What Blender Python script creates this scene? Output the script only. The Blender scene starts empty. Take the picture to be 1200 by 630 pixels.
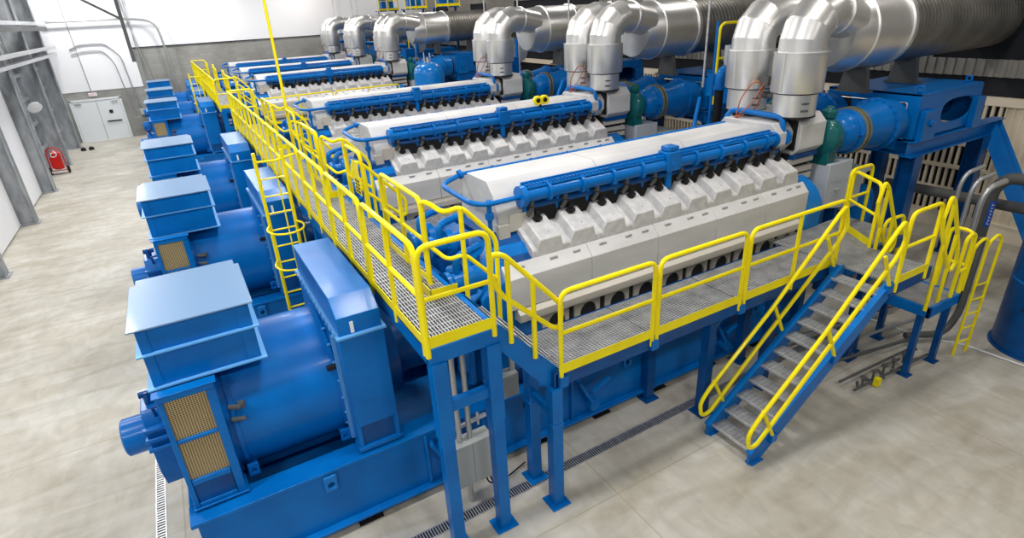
import bpy, math, random
from mathutils import Vector, Matrix
random.seed(7)
SC = bpy.context.scene
COL = SC.collection
PI = math.pi

# ------------------------------------------------------------------ camera, light, exposure
def camera():
    yaw, pit, rol = math.radians(29.0516), math.radians(24.5937), math.radians(-3.1044)
    f = Vector((math.sin(yaw)*math.cos(pit), math.cos(yaw)*math.cos(pit), -math.sin(pit)))
    r = Vector((math.cos(yaw), -math.sin(yaw), 0)); u = r.cross(f)
    c, s = math.cos(rol), math.sin(rol)
    right = c*r + s*u; up = -s*r + c*u; back = -f
    cd = bpy.data.cameras.new('camera'); cd.sensor_width = 36; cd.lens = 668.46/1200*36
    cd.clip_start = .05; cd.clip_end = 200
    o = bpy.data.objects.new('camera', cd); COL.objects.link(o)
    m = Matrix((right, up, back)).transposed().to_4x4(); m.translation = Vector((0, 0, 6))
    o.matrix_world = m; SC.camera = o
camera()
SC.view_settings.view_transform = 'Standard'
SC.view_settings.look = 'None'
SC.view_settings.gamma = 1
SC.view_settings.use_curve_mapping = False
SC.view_settings.exposure = 0.36
w = bpy.data.worlds.new('world'); SC.world = w; w.use_nodes = True
w.node_tree.nodes['Background'].inputs[0].default_value = (.86, .93, 1, 1)
w.node_tree.nodes['Background'].inputs[1].default_value = .14
CEIL = 9.4
BAY = [(x, y) for x in (-3.4, 2.6, 8.6, 14.6) for y in (-2.0, 5.0, 12.0, 19.0, 26.0, 33.0, 39.5)]
def bay_light(x, y):
    ld = bpy.data.lights.new('bay_light', 'AREA'); ld.shape = 'RECTANGLE'; ld.size = 1.3; ld.size_y = .7
    e = 195
    if x < 0: e = 235
    if x > 7: e = 120
    if x > 12: e = 34 if y < 20 else 60
    if x > 7 and y < 3: e = 80
    ld.energy = e; ld.color = (1, .985, .96) if x < 7 else (1, .93, .84)
    o = bpy.data.objects.new('bay_light', ld); COL.objects.link(o); o.location = (x, y, CEIL-.42)
for b in BAY: bay_light(*b)

# ------------------------------------------------------------------ materials
def mat(name, col, rough=.5, metal=0., coat=0., build=None):
    m = bpy.data.materials.new(name); m.use_nodes = True
    nt = m.node_tree; b = nt.nodes['Principled BSDF']
    b.inputs['Base Color'].default_value = (*col, 1); b.inputs['Roughness'].default_value = rough
    b.inputs['Metallic'].default_value = metal; b.inputs['Coat Weight'].default_value = coat
    b.inputs['Coat Roughness'].default_value = .12; b.inputs['Specular IOR Level'].default_value = .18
    if build: build(nt, b)
    return m
def N(nt, t, **k):
    n = nt.nodes.new(t)
    for a, v in k.items(): setattr(n, a, v)
    return n
def noise_col(c1, c2, scale, detail=4, stretch=(1, 1, 1), lo=.35, hi=.65, bump=0., rvar=None):
    def f(nt, b):
        tc = N(nt, 'ShaderNodeTexCoord'); mp = N(nt, 'ShaderNodeMapping'); mp.inputs['Scale'].default_value = stretch
        no = N(nt, 'ShaderNodeTexNoise'); no.inputs['Scale'].default_value = scale; no.inputs['Detail'].default_value = detail
        cr = N(nt, 'ShaderNodeValToRGB'); cr.color_ramp.elements[0].position = lo; cr.color_ramp.elements[1].position = hi
        cr.color_ramp.elements[0].color = (*c1, 1); cr.color_ramp.elements[1].color = (*c2, 1)
        nt.links.new(tc.outputs['Object'], mp.inputs[0]); nt.links.new(mp.outputs[0], no.inputs['Vector'])
        nt.links.new(no.outputs[0], cr.inputs[0]); nt.links.new(cr.outputs[0], b.inputs['Base Color'])
        if bump:
            bp = N(nt, 'ShaderNodeBump'); bp.inputs['Strength'].default_value = bump; bp.inputs['Distance'].default_value = .01
            nt.links.new(no.outputs[0], bp.inputs['Height']); nt.links.new(bp.outputs[0], b.inputs['Normal'])
        if rvar:
            mr = N(nt, 'ShaderNodeMapRange'); mr.inputs['To Min'].default_value = rvar[0]; mr.inputs['To Max'].default_value = rvar[1]
            nt.links.new(no.outputs[0], mr.inputs[0]); nt.links.new(mr.outputs[0], b.inputs['Roughness'])
    return f
def grid_dots(c1, c2, px, pz, duty):
    def f(nt, b):
        tc = N(nt, 'ShaderNodeTexCoord'); sp = N(nt, 'ShaderNodeSeparateXYZ'); nt.links.new(tc.outputs['Object'], sp.inputs[0])
        outs = []
        for ax, p in ((0, px), (2, pz)):
            m1 = N(nt, 'ShaderNodeMath', operation='MULTIPLY'); m1.inputs[1].default_value = 1/p
            fr = N(nt, 'ShaderNodeMath', operation='FRACT'); gt = N(nt, 'ShaderNodeMath', operation='GREATER_THAN'); gt.inputs[1].default_value = duty
            nt.links.new(sp.outputs[ax], m1.inputs[0]); nt.links.new(m1.outputs[0], fr.inputs[0]); nt.links.new(fr.outputs[0], gt.inputs[0]); outs.append(gt)
        mu = N(nt, 'ShaderNodeMath', operation='MULTIPLY')
        nt.links.new(outs[0].outputs[0], mu.inputs[0]); nt.links.new(outs[1].outputs[0], mu.inputs[1])
        mx = N(nt, 'ShaderNodeMix', data_type='RGBA'); mx.inputs['A'].default_value = (*c1, 1); mx.inputs['B'].default_value = (*c2, 1)
        nt.links.new(mu.outputs[0], mx.inputs['Factor']); nt.links.new(mx.outputs['Result'], b.inputs['Base Color'])
    return f
def concrete_floor(nt, b):
    tc = N(nt, 'ShaderNodeTexCoord')
    def no(scale, det, st=(1, 1, 1), dist=0):
        mp = N(nt, 'ShaderNodeMapping'); mp.inputs['Scale'].default_value = st; nt.links.new(tc.outputs['Object'], mp.inputs[0])
        n = N(nt, 'ShaderNodeTexNoise'); n.inputs['Scale'].default_value = scale; n.inputs['Detail'].default_value = det; n.inputs['Distortion'].default_value = dist
        nt.links.new(mp.outputs[0], n.inputs['Vector']); return n
    n1 = no(.55, 6, dist=.6); n2 = no(4.5, 6, (1, .5, 1), .8); n3 = no(1.4, 5, (.5, 1.6, 1), 1.2)
    def ramp(n, lo, hi, c1, c2):
        cr = N(nt, 'ShaderNodeValToRGB'); e = cr.color_ramp.elements; e[0].position = lo; e[1].position = hi
        e[0].color = (*c1, 1); e[1].color = (*c2, 1); nt.links.new(n.outputs[0], cr.inputs[0]); return cr
    r1 = ramp(n1, .34, .66, (.445, .42, .365), (.555, .54, .495))
    r2 = ramp(n2, .3, .7, (.88, .875, .865), (1.07, 1.07, 1.07))
    r3 = ramp(n3, .36, .6, (.80, .77, .70), (1, 1, 1))
    m1 = N(nt, 'ShaderNodeMix', data_type='RGBA', blend_type='MULTIPLY'); m1.inputs['Factor'].default_value = 1
    m2 = N(nt, 'ShaderNodeMix', data_type='RGBA', blend_type='MULTIPLY'); m2.inputs['Factor'].default_value = .75
    nt.links.new(r1.outputs[0], m1.inputs['A']); nt.links.new(r2.outputs[0], m1.inputs['B'])
    nt.links.new(m1.outputs['Result'], m2.inputs['A']); nt.links.new(r3.outputs[0], m2.inputs['B'])
    # saw-cut joints
    sp = N(nt, 'ShaderNodeSeparateXYZ'); nt.links.new(tc.outputs['Object'], sp.inputs[0])
    outs = []
    for ax, p, off in ((0, 5.1, 1.25), (1, 5.3, .95)):
        a = N(nt, 'ShaderNodeMath', operation='ADD'); a.inputs[1].default_value = off
        m = N(nt, 'ShaderNodeMath', operation='MULTIPLY'); m.inputs[1].default_value = 1/p
        fr = N(nt, 'ShaderNodeMath', operation='FRACT'); lt = N(nt, 'ShaderNodeMath', operation='LESS_THAN'); lt.inputs[1].default_value = .022/p
        nt.links.new(sp.outputs[ax], a.inputs[0]); nt.links.new(a.outputs[0], m.inputs[0]); nt.links.new(m.outputs[0], fr.inputs[0]); nt.links.new(fr.outputs[0], lt.inputs[0]); outs.append(lt)
    mx = N(nt, 'ShaderNodeMath', operation='MAXIMUM'); nt.links.new(outs[0].outputs[0], mx.inputs[0]); nt.links.new(outs[1].outputs[0], mx.inputs[1])
    m3 = N(nt, 'ShaderNodeMix', data_type='RGBA'); m3.inputs['B'].default_value = (.36, .30, .21, 1)
    sc = N(nt, 'ShaderNodeMath', operation='MULTIPLY'); sc.inputs[1].default_value = .6; nt.links.new(mx.outputs[0], sc.inputs[0])
    nt.links.new(sc.outputs[0], m3.inputs['Factor']); nt.links.new(m2.outputs['Result'], m3.inputs['A'])
    nt.links.new(m3.outputs['Result'], b.inputs['Base Color'])
    mr = N(nt, 'ShaderNodeMapRange'); mr.inputs['To Min'].default_value = .32; mr.inputs['To Max'].default_value = .6
    nt.links.new(n2.outputs[0], mr.inputs[0]); nt.links.new(mr.outputs[0], b.inputs['Roughness'])
def block_wall(nt, b):
    tc = N(nt, 'ShaderNodeTexCoord'); mp = N(nt, 'ShaderNodeMapping'); mp.inputs['Rotation'].default_value = (PI/2, 0, 0)
    br = N(nt, 'ShaderNodeTexBrick'); br.inputs['Scale'].default_value = 1; br.inputs['Brick Width'].default_value = .4; br.inputs['Row Height'].default_value = .2
    br.inputs['Mortar Size'].default_value = .006; br.inputs['Color1'].default_value = (.31, .31, .30, 1); br.inputs['Color2'].default_value = (.35, .35, .34, 1); br.inputs['Mortar'].default_value = (.28, .28, .27, 1)
    no = N(nt, 'ShaderNodeTexNoise'); no.inputs['Scale'].default_value = .8; no.inputs['Detail'].default_value = 5
    mx = N(nt, 'ShaderNodeMix', data_type='RGBA', blend_type='MULTIPLY'); mx.inputs['Factor'].default_value = .8
    cr = N(nt, 'ShaderNodeValToRGB'); cr.color_ramp.elements[0].position = .3; cr.color_ramp.elements[0].color = (.7, .69, .65, 1); cr.color_ramp.elements[1].position = .7; cr.color_ramp.elements[1].color = (1.1, 1.1, 1.08, 1)
    nt.links.new(tc.outputs['Object'], mp.inputs[0]); nt.links.new(mp.outputs[0], br.inputs['Vector']); nt.links.new(tc.outputs['Object'], no.inputs['Vector'])
    nt.links.new(no.outputs[0], cr.inputs[0]); nt.links.new(br.outputs[0], mx.inputs['A']); nt.links.new(cr.outputs[0], mx.inputs['B']); nt.links.new(mx.outputs['Result'], b.inputs['Base Color'])

M = {}
M['blue'] = mat('blue_paint', (.0005, .14, .47), .3, 0, .1, noise_col((.0003, .125, .44), (.0004, .155, .52), 2.2, 5, rvar=(.24, .42)))
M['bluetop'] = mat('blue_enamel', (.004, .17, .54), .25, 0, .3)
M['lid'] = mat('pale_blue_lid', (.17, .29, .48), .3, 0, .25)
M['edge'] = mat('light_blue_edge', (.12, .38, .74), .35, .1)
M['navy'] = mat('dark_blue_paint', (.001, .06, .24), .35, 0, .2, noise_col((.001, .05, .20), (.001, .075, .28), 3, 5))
M['teal'] = mat('teal_paint', (.005, .11, .12), .35, 0, .3)
M['yellow'] = mat('safety_yellow_paint', (.88, .72, .006), .38, 0, .2, noise_col((.93, .76, .003), (.98, .83, .006), 5))
M['cover'] = mat('light_grey_panel', (.60, .60, .61), .42, .15, 0, noise_col((.55, .55, .56), (.66, .66, .67), 2.5, 5, (.3, 1, 1), rvar=(.34, .5)))
M['cast'] = mat('cast_aluminium_paint', (.58, .58, .59), .5, .2, 0, noise_col((.50, .50, .51), (.62, .62, .63), 9, 5, bump=.06))
M['beige'] = mat('warm_grey_panel', (.52, .49, .44), .5, .1)
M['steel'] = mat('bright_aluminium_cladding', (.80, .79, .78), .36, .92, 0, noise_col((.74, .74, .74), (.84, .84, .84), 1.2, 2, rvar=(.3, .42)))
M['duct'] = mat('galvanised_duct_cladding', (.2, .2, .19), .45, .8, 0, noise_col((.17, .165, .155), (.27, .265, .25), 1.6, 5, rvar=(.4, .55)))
M['galv'] = mat('galvanised_steel', (.62, .63, .65), .4, .75, 0, noise_col((.52, .53, .55), (.72, .73, .75), 12, 5))
M['grate'] = mat('grating_steel', (.40, .41, .43), .5, .45, 0, noise_col((.34, .35, .37), (.47, .48, .50), 5, 5))
M['zinc'] = mat('zinc_edge', (.62, .70, .80), .35, .2)
M['black'] = mat('black_rubber', (.012, .012, .014), .55)
M['dark'] = mat('dark_recess', (.02, .022, .028), .7)
M['grille'] = mat('perforated_brass_mesh', (.3, .22, .1), .5, .2, 0, grid_dots((.46, .36, .19), (.05, .035, .02), .026, .022, .42))
M['white'] = mat('white_wall_panel', (.86, .87, .90), .55)
M['whitepaint'] = mat('white_door_paint', (.74, .78, .80), .45)
M['column'] = mat('galvanised_column', (.33, .35, .37), .5, .3, 0, noise_col((.27, .29, .31), (.42, .44, .46), 4, 6, (1, 1, .4)))
M['ltgrey'] = mat('light_grey_enamel', (.50, .54, .60), .4, .1)
M['boxgrey'] = mat('grey_enclosure_paint', (.42, .45, .44), .45)
M['conduit'] = mat('conduit_metal', (.50, .51, .52), .35, .7)
M['pipegrey'] = mat('grey_pipe_insulation', (.10, .105, .105), .5)
M['copper'] = mat('copper_cable', (.42, .13, .07), .4, .3)
M['olive'] = mat('olive_clamp_metal', (.30, .28, .18), .4, .5)
M['red'] = mat('red_paint', (.60, .015, .01), .35, 0, .3)
M['floor'] = mat('polished_concrete', (.5, .48, .42), .45, 0, 0, concrete_floor)
M['block'] = mat('concrete_block', (.36, .35, .32), .8, 0, 0, block_wall)
M['corr'] = mat('corrugated_grey_sheet', (.34, .33, .31), .5, .4)
M['tan'] = mat('tan_painted_sheet', (.84, .75, .60), .55)
M['ceil'] = mat('ceiling_deck', (.62, .63, .64), .7)
M['exitred'] = mat('red_lettering', (.75, .03, .02), .5)
M['signblue'] = mat('blue_label', (.02, .10, .55), .5)
M['lens'] = bpy.data.materials.new('lamp_lens'); M['lens'].use_nodes = True
_b = M['lens'].node_tree.nodes['Principled BSDF']; _b.inputs['Emission Color'].default_value = (1, .98, .95, 1); _b.inputs['Emission Strength'].default_value = 3

# ------------------------------------------------------------------ mesh builder
def rounded(pts, rad, n=5):
    out = [Vector(pts[0])]
    for i in range(1, len(pts)-1):
        p, a, b = Vector(pts[i]), Vector(pts[i-1]), Vector(pts[i+1])
        da, db = (a-p), (b-p); r = min(rad, da.length*.48, db.length*.48)
        s, e = p+da.normalized()*r, p+db.normalized()*r
        for k in range(n+1):
            t = k/n; out.append((1-t)**2*s + 2*t*(1-t)*p + t*t*e)
    out.append(Vector(pts[-1])); return out
APART = set('''cable_gland dark_slot foot_bolt gauge leg port rung spring_mount top_fitting cover_seam wall_left_panel brace bracket_plate cabinet_stand clamp_band conduit cooler_core deck_frame hanger hanger_rod latch oil_fitting pipe_rack rail_bracket rail_socket riser_pipe seam_band sensor_box turbo_bracket auxiliary_housing tread_ cart_frame hot_box_gasket'''.split())
class MB:
    def __init__(s): s.v = []; s.f = []; s.m = []; s.cur = 0
    def mat(s, i): s.cur = i; return s
    def add(s, vs, fs):
        o = len(s.v); s.v += [tuple(v) for v in vs]
        for f in fs: s.f.append([o+i for i in f]); s.m.append(s.cur)
        return s
    def box(s, x0, y0, z0, x1, y1, z1):
        vs = [(x, y, z) for x in (x0, x1) for y in (y0, y1) for z in (z0, z1)]
        return s.add(vs, [(0, 1, 3, 2), (4, 6, 7, 5), (0, 4, 5, 1), (2, 3, 7, 6), (0, 2, 6, 4), (1, 5, 7, 3)])
    def bar(s, p0, p1, w, h, up=(0, 0, 1)):
        p0, p1 = Vector(p0), Vector(p1); d = (p1-p0).normalized(); up = Vector(up)
        if abs(d.dot(up)) > .98: up = Vector((0, 1, 0))
        sd = d.cross(up).normalized(); u = sd.cross(d).normalized(); vs = []
        for p in (p0, p1):
            for a, b in ((-1, -1), (1, -1), (1, 1), (-1, 1)): vs.append(p+sd*a*w/2+u*b*h/2)
        return s.add(vs, [(0, 1, 2, 3), (7, 6, 5, 4), (0, 4, 5, 1), (1, 5, 6, 2), (2, 6, 7, 3), (3, 7, 4, 0)])
    def prism(s, poly, ax, a, b):
        n = len(poly); vs = []
        for t in (a, b):
            for (u, v) in poly: vs.append({'x': (t, u, v), 'y': (u, t, v), 'z': (u, v, t)}[ax])
        fs = [tuple(range(n)), tuple(range(2*n-1, n-1, -1))] + [(i, i+n, (i+1) % n+n, (i+1) % n) for i in range(n)]
        return s.add(vs, fs)
    def frustum(s, poly0, poly1, ax, a, b):
        n = len(poly0); vs = []
        for t, P in ((a, poly0), (b, poly1)):
            for (u, v) in P: vs.append({'x': (t, u, v), 'y': (u, t, v), 'z': (u, v, t)}[ax])
        fs = [tuple(range(n)), tuple(range(2*n-1, n-1, -1))] + [(i, i+n, (i+1) % n+n, (i+1) % n) for i in range(n)]
        return s.add(vs, fs)
    def tube(s, pts, r, n=8, closed=False, caps=True):
        pts = [Vector(p) for p in pts]; m = len(pts); rs = r if isinstance(r, (list, tuple)) else [r]*m
        tg = []
        for i in range(m):
            if closed: d = pts[(i+1) % m]-pts[i-1]
            else: d = pts[min(i+1, m-1)]-pts[max(i-1, 0)]
            tg.append(d.normalized())
        ref = Vector((0, 0, 1)) if abs(tg[0].z) < .9 else Vector((1, 0, 0))
        u = tg[0].cross(ref).normalized(); vs = []
        for i in range(m):
            u = (u - tg[i]*u.dot(tg[i])).normalized(); w = tg[i].cross(u)
            for k in range(n):
                a = 2*PI*k/n; vs.append(pts[i]+(u*math.cos(a)+w*math.sin(a))*rs[i])
        fs = []
        for i in range(m if closed else m-1):
            j = (i+1) % m
            for k in range(n):
                l = (k+1) % n; fs.append((i*n+k, i*n+l, j*n+l, j*n+k))
        if caps and not closed: fs += [tuple(range(n-1, -1, -1)), tuple((m-1)*n+k for k in range(n))]
        return s.add(vs, fs)
    def cyl(s, p0, p1, r0, r1=None, n=16):
        return s.tube([p0, p1], [r0, r0 if r1 is None else r1], n)
    def lathe(s, prof, o, ax, n=24):
        # prof = [(distance along axis, radius)]
        o = Vector(o); ax = Vector(ax).normalized(); ref = Vector((0, 0, 1)) if abs(ax.z) < .9 else Vector((1, 0, 0))
        u = ax.cross(ref).normalized(); w = ax.cross(u); vs = []
        for a, r in prof:
            for k in range(n):
                t = 2*PI*k/n; vs.append(o+ax*a+(u*math.cos(t)+w*math.sin(t))*max(r, .0005))
        m = len(prof); fs = []
        for i in range(m-1):
            for k in range(n): l = (k+1) % n; fs.append((i*n+k, i*n+l, (i+1)*n+l, (i+1)*n+k))
        fs += [tuple(range(n-1, -1, -1)), tuple((m-1)*n+k for k in range(n))]
        return s.add(vs, fs)
    def ball(s, c, r, n=14): return s.lathe([(r*math.sin(a), r*math.cos(a)) for a in [(-.5+k/8)*PI for k in range(9)]], c, (0, 0, 1), n)
    def plate(s, ax, a, b, u0, u1, v0, v1, hu, hv, ru, rv, n=32, pw=2.6):
        # plate with an oval hole; normal along ax from a to b
        cu, cv = hu, hv; inner = []; outer = []
        angs = sorted([2*PI*k/n for k in range(n)]+[math.atan2(y-cv, x-cu) % (2*PI) for x in (u0, u1) for y in (v0, v1)])
        for t in angs:
            c, sn = math.cos(t), math.sin(t)
            q = (abs(c/ru)**pw+abs(sn/rv)**pw)**(-1/pw); inner.append((cu+c*q, cv+sn*q))
            k = min([(u1-cu)/c if c > 1e-9 else (u0-cu)/c if c < -1e-9 else 1e9, (v1-cv)/sn if sn > 1e-9 else (v0-cv)/sn if sn < -1e-9 else 1e9]); outer.append((cu+c*k, cv+sn*k))
        m = len(angs); vs = []
        for t in (a, b):
            for P in (outer, inner):
                for (u, v) in P: vs.append({'x': (t, u, v), 'y': (u, t, v), 'z': (u, v, t)}[ax])
        fs = []
        for i in range(m):
            j = (i+1) % m
            fs += [(i, j, m+j, m+i), (2*m+i, 3*m+i, 3*m+j, 2*m+j), (i, 2*m+i, 2*m+j, j), (m+i, m+j, 3*m+j, 3*m+i)]
        return s.add(vs, fs)
    def clusters(s):
        # separate pieces of the collected geometry, joined where their boxes touch
        p = list(range(len(s.v)))
        def f(a):
            while p[a] != a: p[a] = p[p[a]]; a = p[a]
            return a
        for fc in s.f:
            for a in fc[1:]:
                x, y = f(fc[0]), f(a)
                if x != y: p[x] = y
        isl = {}
        for i, v in enumerate(s.v): isl.setdefault(f(i), []).append(v)
        ks = list(isl); bb = [([min(c[i] for c in isl[k])-.01 for i in range(3)], [max(c[i] for c in isl[k])+.01 for i in range(3)]) for k in ks]
        q = list(range(len(ks)))
        def g(a):
            while q[a] != a: a = q[a]
            return a
        for i in range(len(ks)):
            for j in range(i):
                if all(bb[i][0][k] <= bb[j][1][k] and bb[j][0][k] <= bb[i][1][k] for k in range(3)): q[g(i)] = g(j)
        own = {k: g(i) for i, k in enumerate(ks)}; out = {}
        for fc, mi in zip(s.f, s.m):
            t = out.setdefault(own[f(fc[0])], MB()); ids = t.__dict__.setdefault('ids', {})
            nf = []
            for a in fc:
                if a not in ids: ids[a] = len(t.v); t.v.append(s.v[a])
                nf.append(ids[a])
            t.f.append(nf); t.m.append(mi)
        return list(out.values())
    def build(s, name, mats, parent=None, bevel=0, smooth=True, ang=35):
        if name in APART:
            o = None
            for t in s.clusters(): o = t.build1(name, mats, parent, bevel, smooth, ang)
            return o
        return s.build1(name, mats, parent, bevel, smooth, ang)
    def build1(s, name, mats, parent=None, bevel=0, smooth=True, ang=35):
        me = bpy.data.meshes.new(name); me.from_pydata(s.v, [], s.f); me.validate()
        if not isinstance(mats, (list, tuple)): mats = [mats]
        for m in mats: me.materials.append(M[m])
        if len(mats) > 1:
            for p, i in zip(me.polygons, s.m): p.material_index = i
        bpy_bm = None
        import bmesh
        bm = bmesh.new(); bm.from_mesh(me); bmesh.ops.recalc_face_normals(bm, faces=bm.faces); bm.to_mesh(me); bm.free()
        if smooth:
            me.polygons.foreach_set('use_smooth', [True]*len(me.polygons)); me.set_sharp_from_angle(angle=math.radians(ang))
        o = bpy.data.objects.new(name, me); COL.objects.link(o)
        if parent: o.parent = parent
        if bevel:
            b = o.modifiers.new('bevel', 'BEVEL'); b.width = bevel; b.segments = 2; b.limit_method = 'ANGLE'; b.angle_limit = math.radians(40)
        return o
def tag(o, label, cat, group=None, kind=None):
    o['label'] = label; o['category'] = cat
    if group: o['group'] = group
    if kind: o['kind'] = kind
    return o
def thing(name, loc, label=None, cat=None, group=None):
    o = bpy.data.objects.new(name, None); o.empty_display_size = .1; COL.objects.link(o); o.location = loc
    if label: tag(o, label, cat, group)
    return o
def struct(o): o['kind'] = 'structure'; return o
KIDS = {}
def copy_tree(o, parent=None):
    c = o.copy(); COL.objects.link(c); c.parent = parent
    for ch in list(o.children): copy_tree(ch, c)
    return c

# ------------------------------------------------------------------ setting
YC, SP = 7.0, 5.3                     # row 0 centre line, row spacing
ROWS = [0, 1, 2, 4, 5, 6]
ROWNAME = {0: 'in the row beside the staircase', 1: 'second row from the staircase', 2: 'third row from the staircase',
           4: 'first row past the empty bay', 5: 'second row past the empty bay', 6: 'last row by the end wall'}
XL, XR, YF = -5.75, 17.3, 42.0
struct(MB().box(XL-2, -7, -.2, XR+3, YF+.3, 0).build('floor', 'floor'))
struct(MB().box(XL-2, -1, CEIL, XR+3, YF+.3, CEIL+.2).build('ceiling', 'ceil'))
m = MB(); m.box(XL-2, YF, -.2, XR+3, YF+.25, 4.95); struct(m.build('wall_back', 'block'))
m = MB(); m.box(XL-2, YF-.03, 4.97, XR+3, YF-.001, CEIL); m.box(XL-2, YF-.03, 2.8, -1.2, YF-.001, 4.97)
struct(m.build('trim_2', 'white'))
m = MB(); m.box(-1.2, YF-.06, 4.93, XR+3, YF-.001, 4.97); struct(m.build('trim_3', 'dark'))
# left wall with panels, set between columns
m = MB(); m.box(XL-.3, -7, 0, XL-.12, YF, 4.4); struct(m.build('wall_left', 'ltgrey'))
m = MB(); m.box(XL-.3, -7, 4.4, XL-.12, YF, CEIL)
struct(m.build('wall_left_upper', 'pipegrey'))
# white sliding panels between the columns
cols_y = [13.8, 19.35, 24.75, 29.6, 35.3, 40.3]
m = MB()
m.mat(0); m.box(XL-.12, -6, .0, XL-.0, 13.5, 4.3)
for a, b in zip(cols_y[:-1], cols_y[1:]):
    if a < 28: m.mat(0).box(XL-.12, a+.25, .05, XL+.25, b-.25, 4.3)
m.mat(1)
for q in m.clusters(): struct(q.build1('wall_left_panel', ['white', 'beige']))
for i, y in enumerate(cols_y):
    m = MB()
    m.box(XL-.1, y-.2, 0, XL-.06, y+.2, CEIL); m.box(-5.09, y-.2, 0, -5.05, y+.2, CEIL); m.box(XL-.1, y-.02, 0, -5.05, y+.02, CEIL)
    m.box(XL-.1, y-.26, 0, -4.98, y+.26, .025)
    o = m.build('column', 'column'); struct(o)
# girts between the far columns
m = MB()
for z in (1.1, 2.2, 3.3, 4.3):
    m.bar((-5.7, 29.6, z), (-5.7, YF, z), .08, .14)
for y in (31.5, 33.5, 37, 38.7): m.bar((-5.66, y, 0), (-5.66, y, CEIL), .1, .1)
struct(m.build('trim_5', 'galv'))
# right wall: corrugated sheet, louvres and openings
def corr(m, y0, y1, z0, z1, x, pitch=.22, dep=.05):
    y = y0; P = []
    while y < y1-1e-6:
        P += [(x, y), (x, y+pitch*.4), (x-dep, y+pitch*.5), (x-dep, min(y+pitch*.9, y1))]; y += pitch
    P.append((x, y1)); n = len(P)
    vs = [(a, b, z0) for a, b in P]+[(a, b, z1) for a, b in P]
    m.add(vs, [(i, i+1, n+i+1, n+i) for i in range(n-1)])
m = MB(); m.box(XR+.06, -7, 0, XR+.3, YF, CEIL); struct(m.build('wall_right', 'dark'))
m = MB(); corr(m, -7, 5.9, 3.4, CEIL, XR); corr(m, 5.9, YF, 3.9, 4.3, XR); corr(m, 5.9, YF, 6.3, CEIL, XR)
for k in ROWS:
    y = YC+SP*k; corr(m, y+1.1, y+SP-1.1, 4.3, 6.3, XR)
struct(m.build('wall_right_upper', 'corr'))
m = MB(); corr(m, -7, 6.2, .42, 3.3, XR, .17, .05); m.box(XR-.08, -7, 0, XR, YF, .38); m.box(XR-.12, -7, 3.25, XR+.02, YF, 3.45); m.box(XR-.1, -7, .38, XR-.001, YF, .42)
struct(m.build('wall_right_lower', 'tan'))
m = MB()
y = 6.25
while y < 24:
    m.box(XR-.1, y, .42, XR-.02, y+.06, 3.25); y += .16
for z in (1.0, 1.6, 2.2, 2.7): m.box(XR-.12, 6.2, z, XR-.01, 24, z+.09)
struct(m.build('window_1', 'tan'))
# doors and exit sign on the end wall
d = MB(); d.box(-5.05, YF-.1, 0, -2.55, YF-.01, .02)
for a, b in ((-5.08, -4.98), (-2.62, -2.52)): d.box(a, YF-.1, 0, b, YF-.01, 2.36)
d.box(-5.08, YF-.1, 2.28, -2.52, YF-.01, 2.38)
dr = struct(d.build('door_1', 'whitepaint'))
MB().box(-4.97, YF-.07, .02, -3.81, YF-.03, 2.27).build('door_leaf', 'whitepaint', dr, bevel=.006)
MB().box(-3.79, YF-.07, .02, -2.63, YF-.03, 2.27).build('door_leaf', 'whitepaint', dr, bevel=.006)
MB().box(-3.55, YF-.13, 1.02, -2.8, YF-.07, 1.08).build('push_bar', 'dark', dr)
MB().box(-3.3, YF-.1, 1.5, -3.12, YF-.06, 1.68).build('window_pane', 'dark', dr)
for x in (-4.85, -3.05): MB().box(x, YF-.14, 2.13, x+.32, YF-.05, 2.2).build('door_closer', 'galv', dr)
ex = thing('exit_sign', (-3.83, YF-.06, 2.52), 'small white sign with red EXIT letters above the white double door', 'exit sign')
MB().box(-.2, -.03, 0, .2, .03, .19).build('sign_body', 'white', ex, bevel=.006)
def text(s, size, loc, rot, m_, parent, name='lettering', depth=.002):
    cu = bpy.data.curves.new(name, 'FONT'); cu.body = s; cu.size = size; cu.extrude = depth; cu.align_x = 'CENTER'; cu.align_y = 'CENTER'
    cu.materials.append(M[m_]); q = bpy.data.objects.new(name, cu); me = bpy.data.meshes.new_from_object(q); bpy.data.objects.remove(q); o = bpy.data.objects.new(name, me); COL.objects.link(o); o.parent = parent; o.location = loc; o.rotation_euler = rot; return o
text('EXIT', .15, (0, -.033, .095), (PI/2, 0, 0), 'exitred', ex)
# high bay lamp housings around the lights
for i, (x, y) in enumerate(BAY):
    t = thing('ceiling_lamp', (x, y, CEIL-.4), 'white high bay lamp hanging under the roof deck', 'lamp', 'high bay lamps under the roof')
    MB().box(-.7, -.4, .02, .7, .4, .16).build('housing', 'white', t)
    m = MB(); m.cyl((-.5, 0, .15), (-.5, 0, .4), .01, n=6); m.cyl((.5, 0, .15), (.5, 0, .4), .01, n=6); m.build('hanger', 'galv', t)
    MB().box(-.64, -.34, .005, .64, .34, .019).build('lens', 'lens', t)

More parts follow.
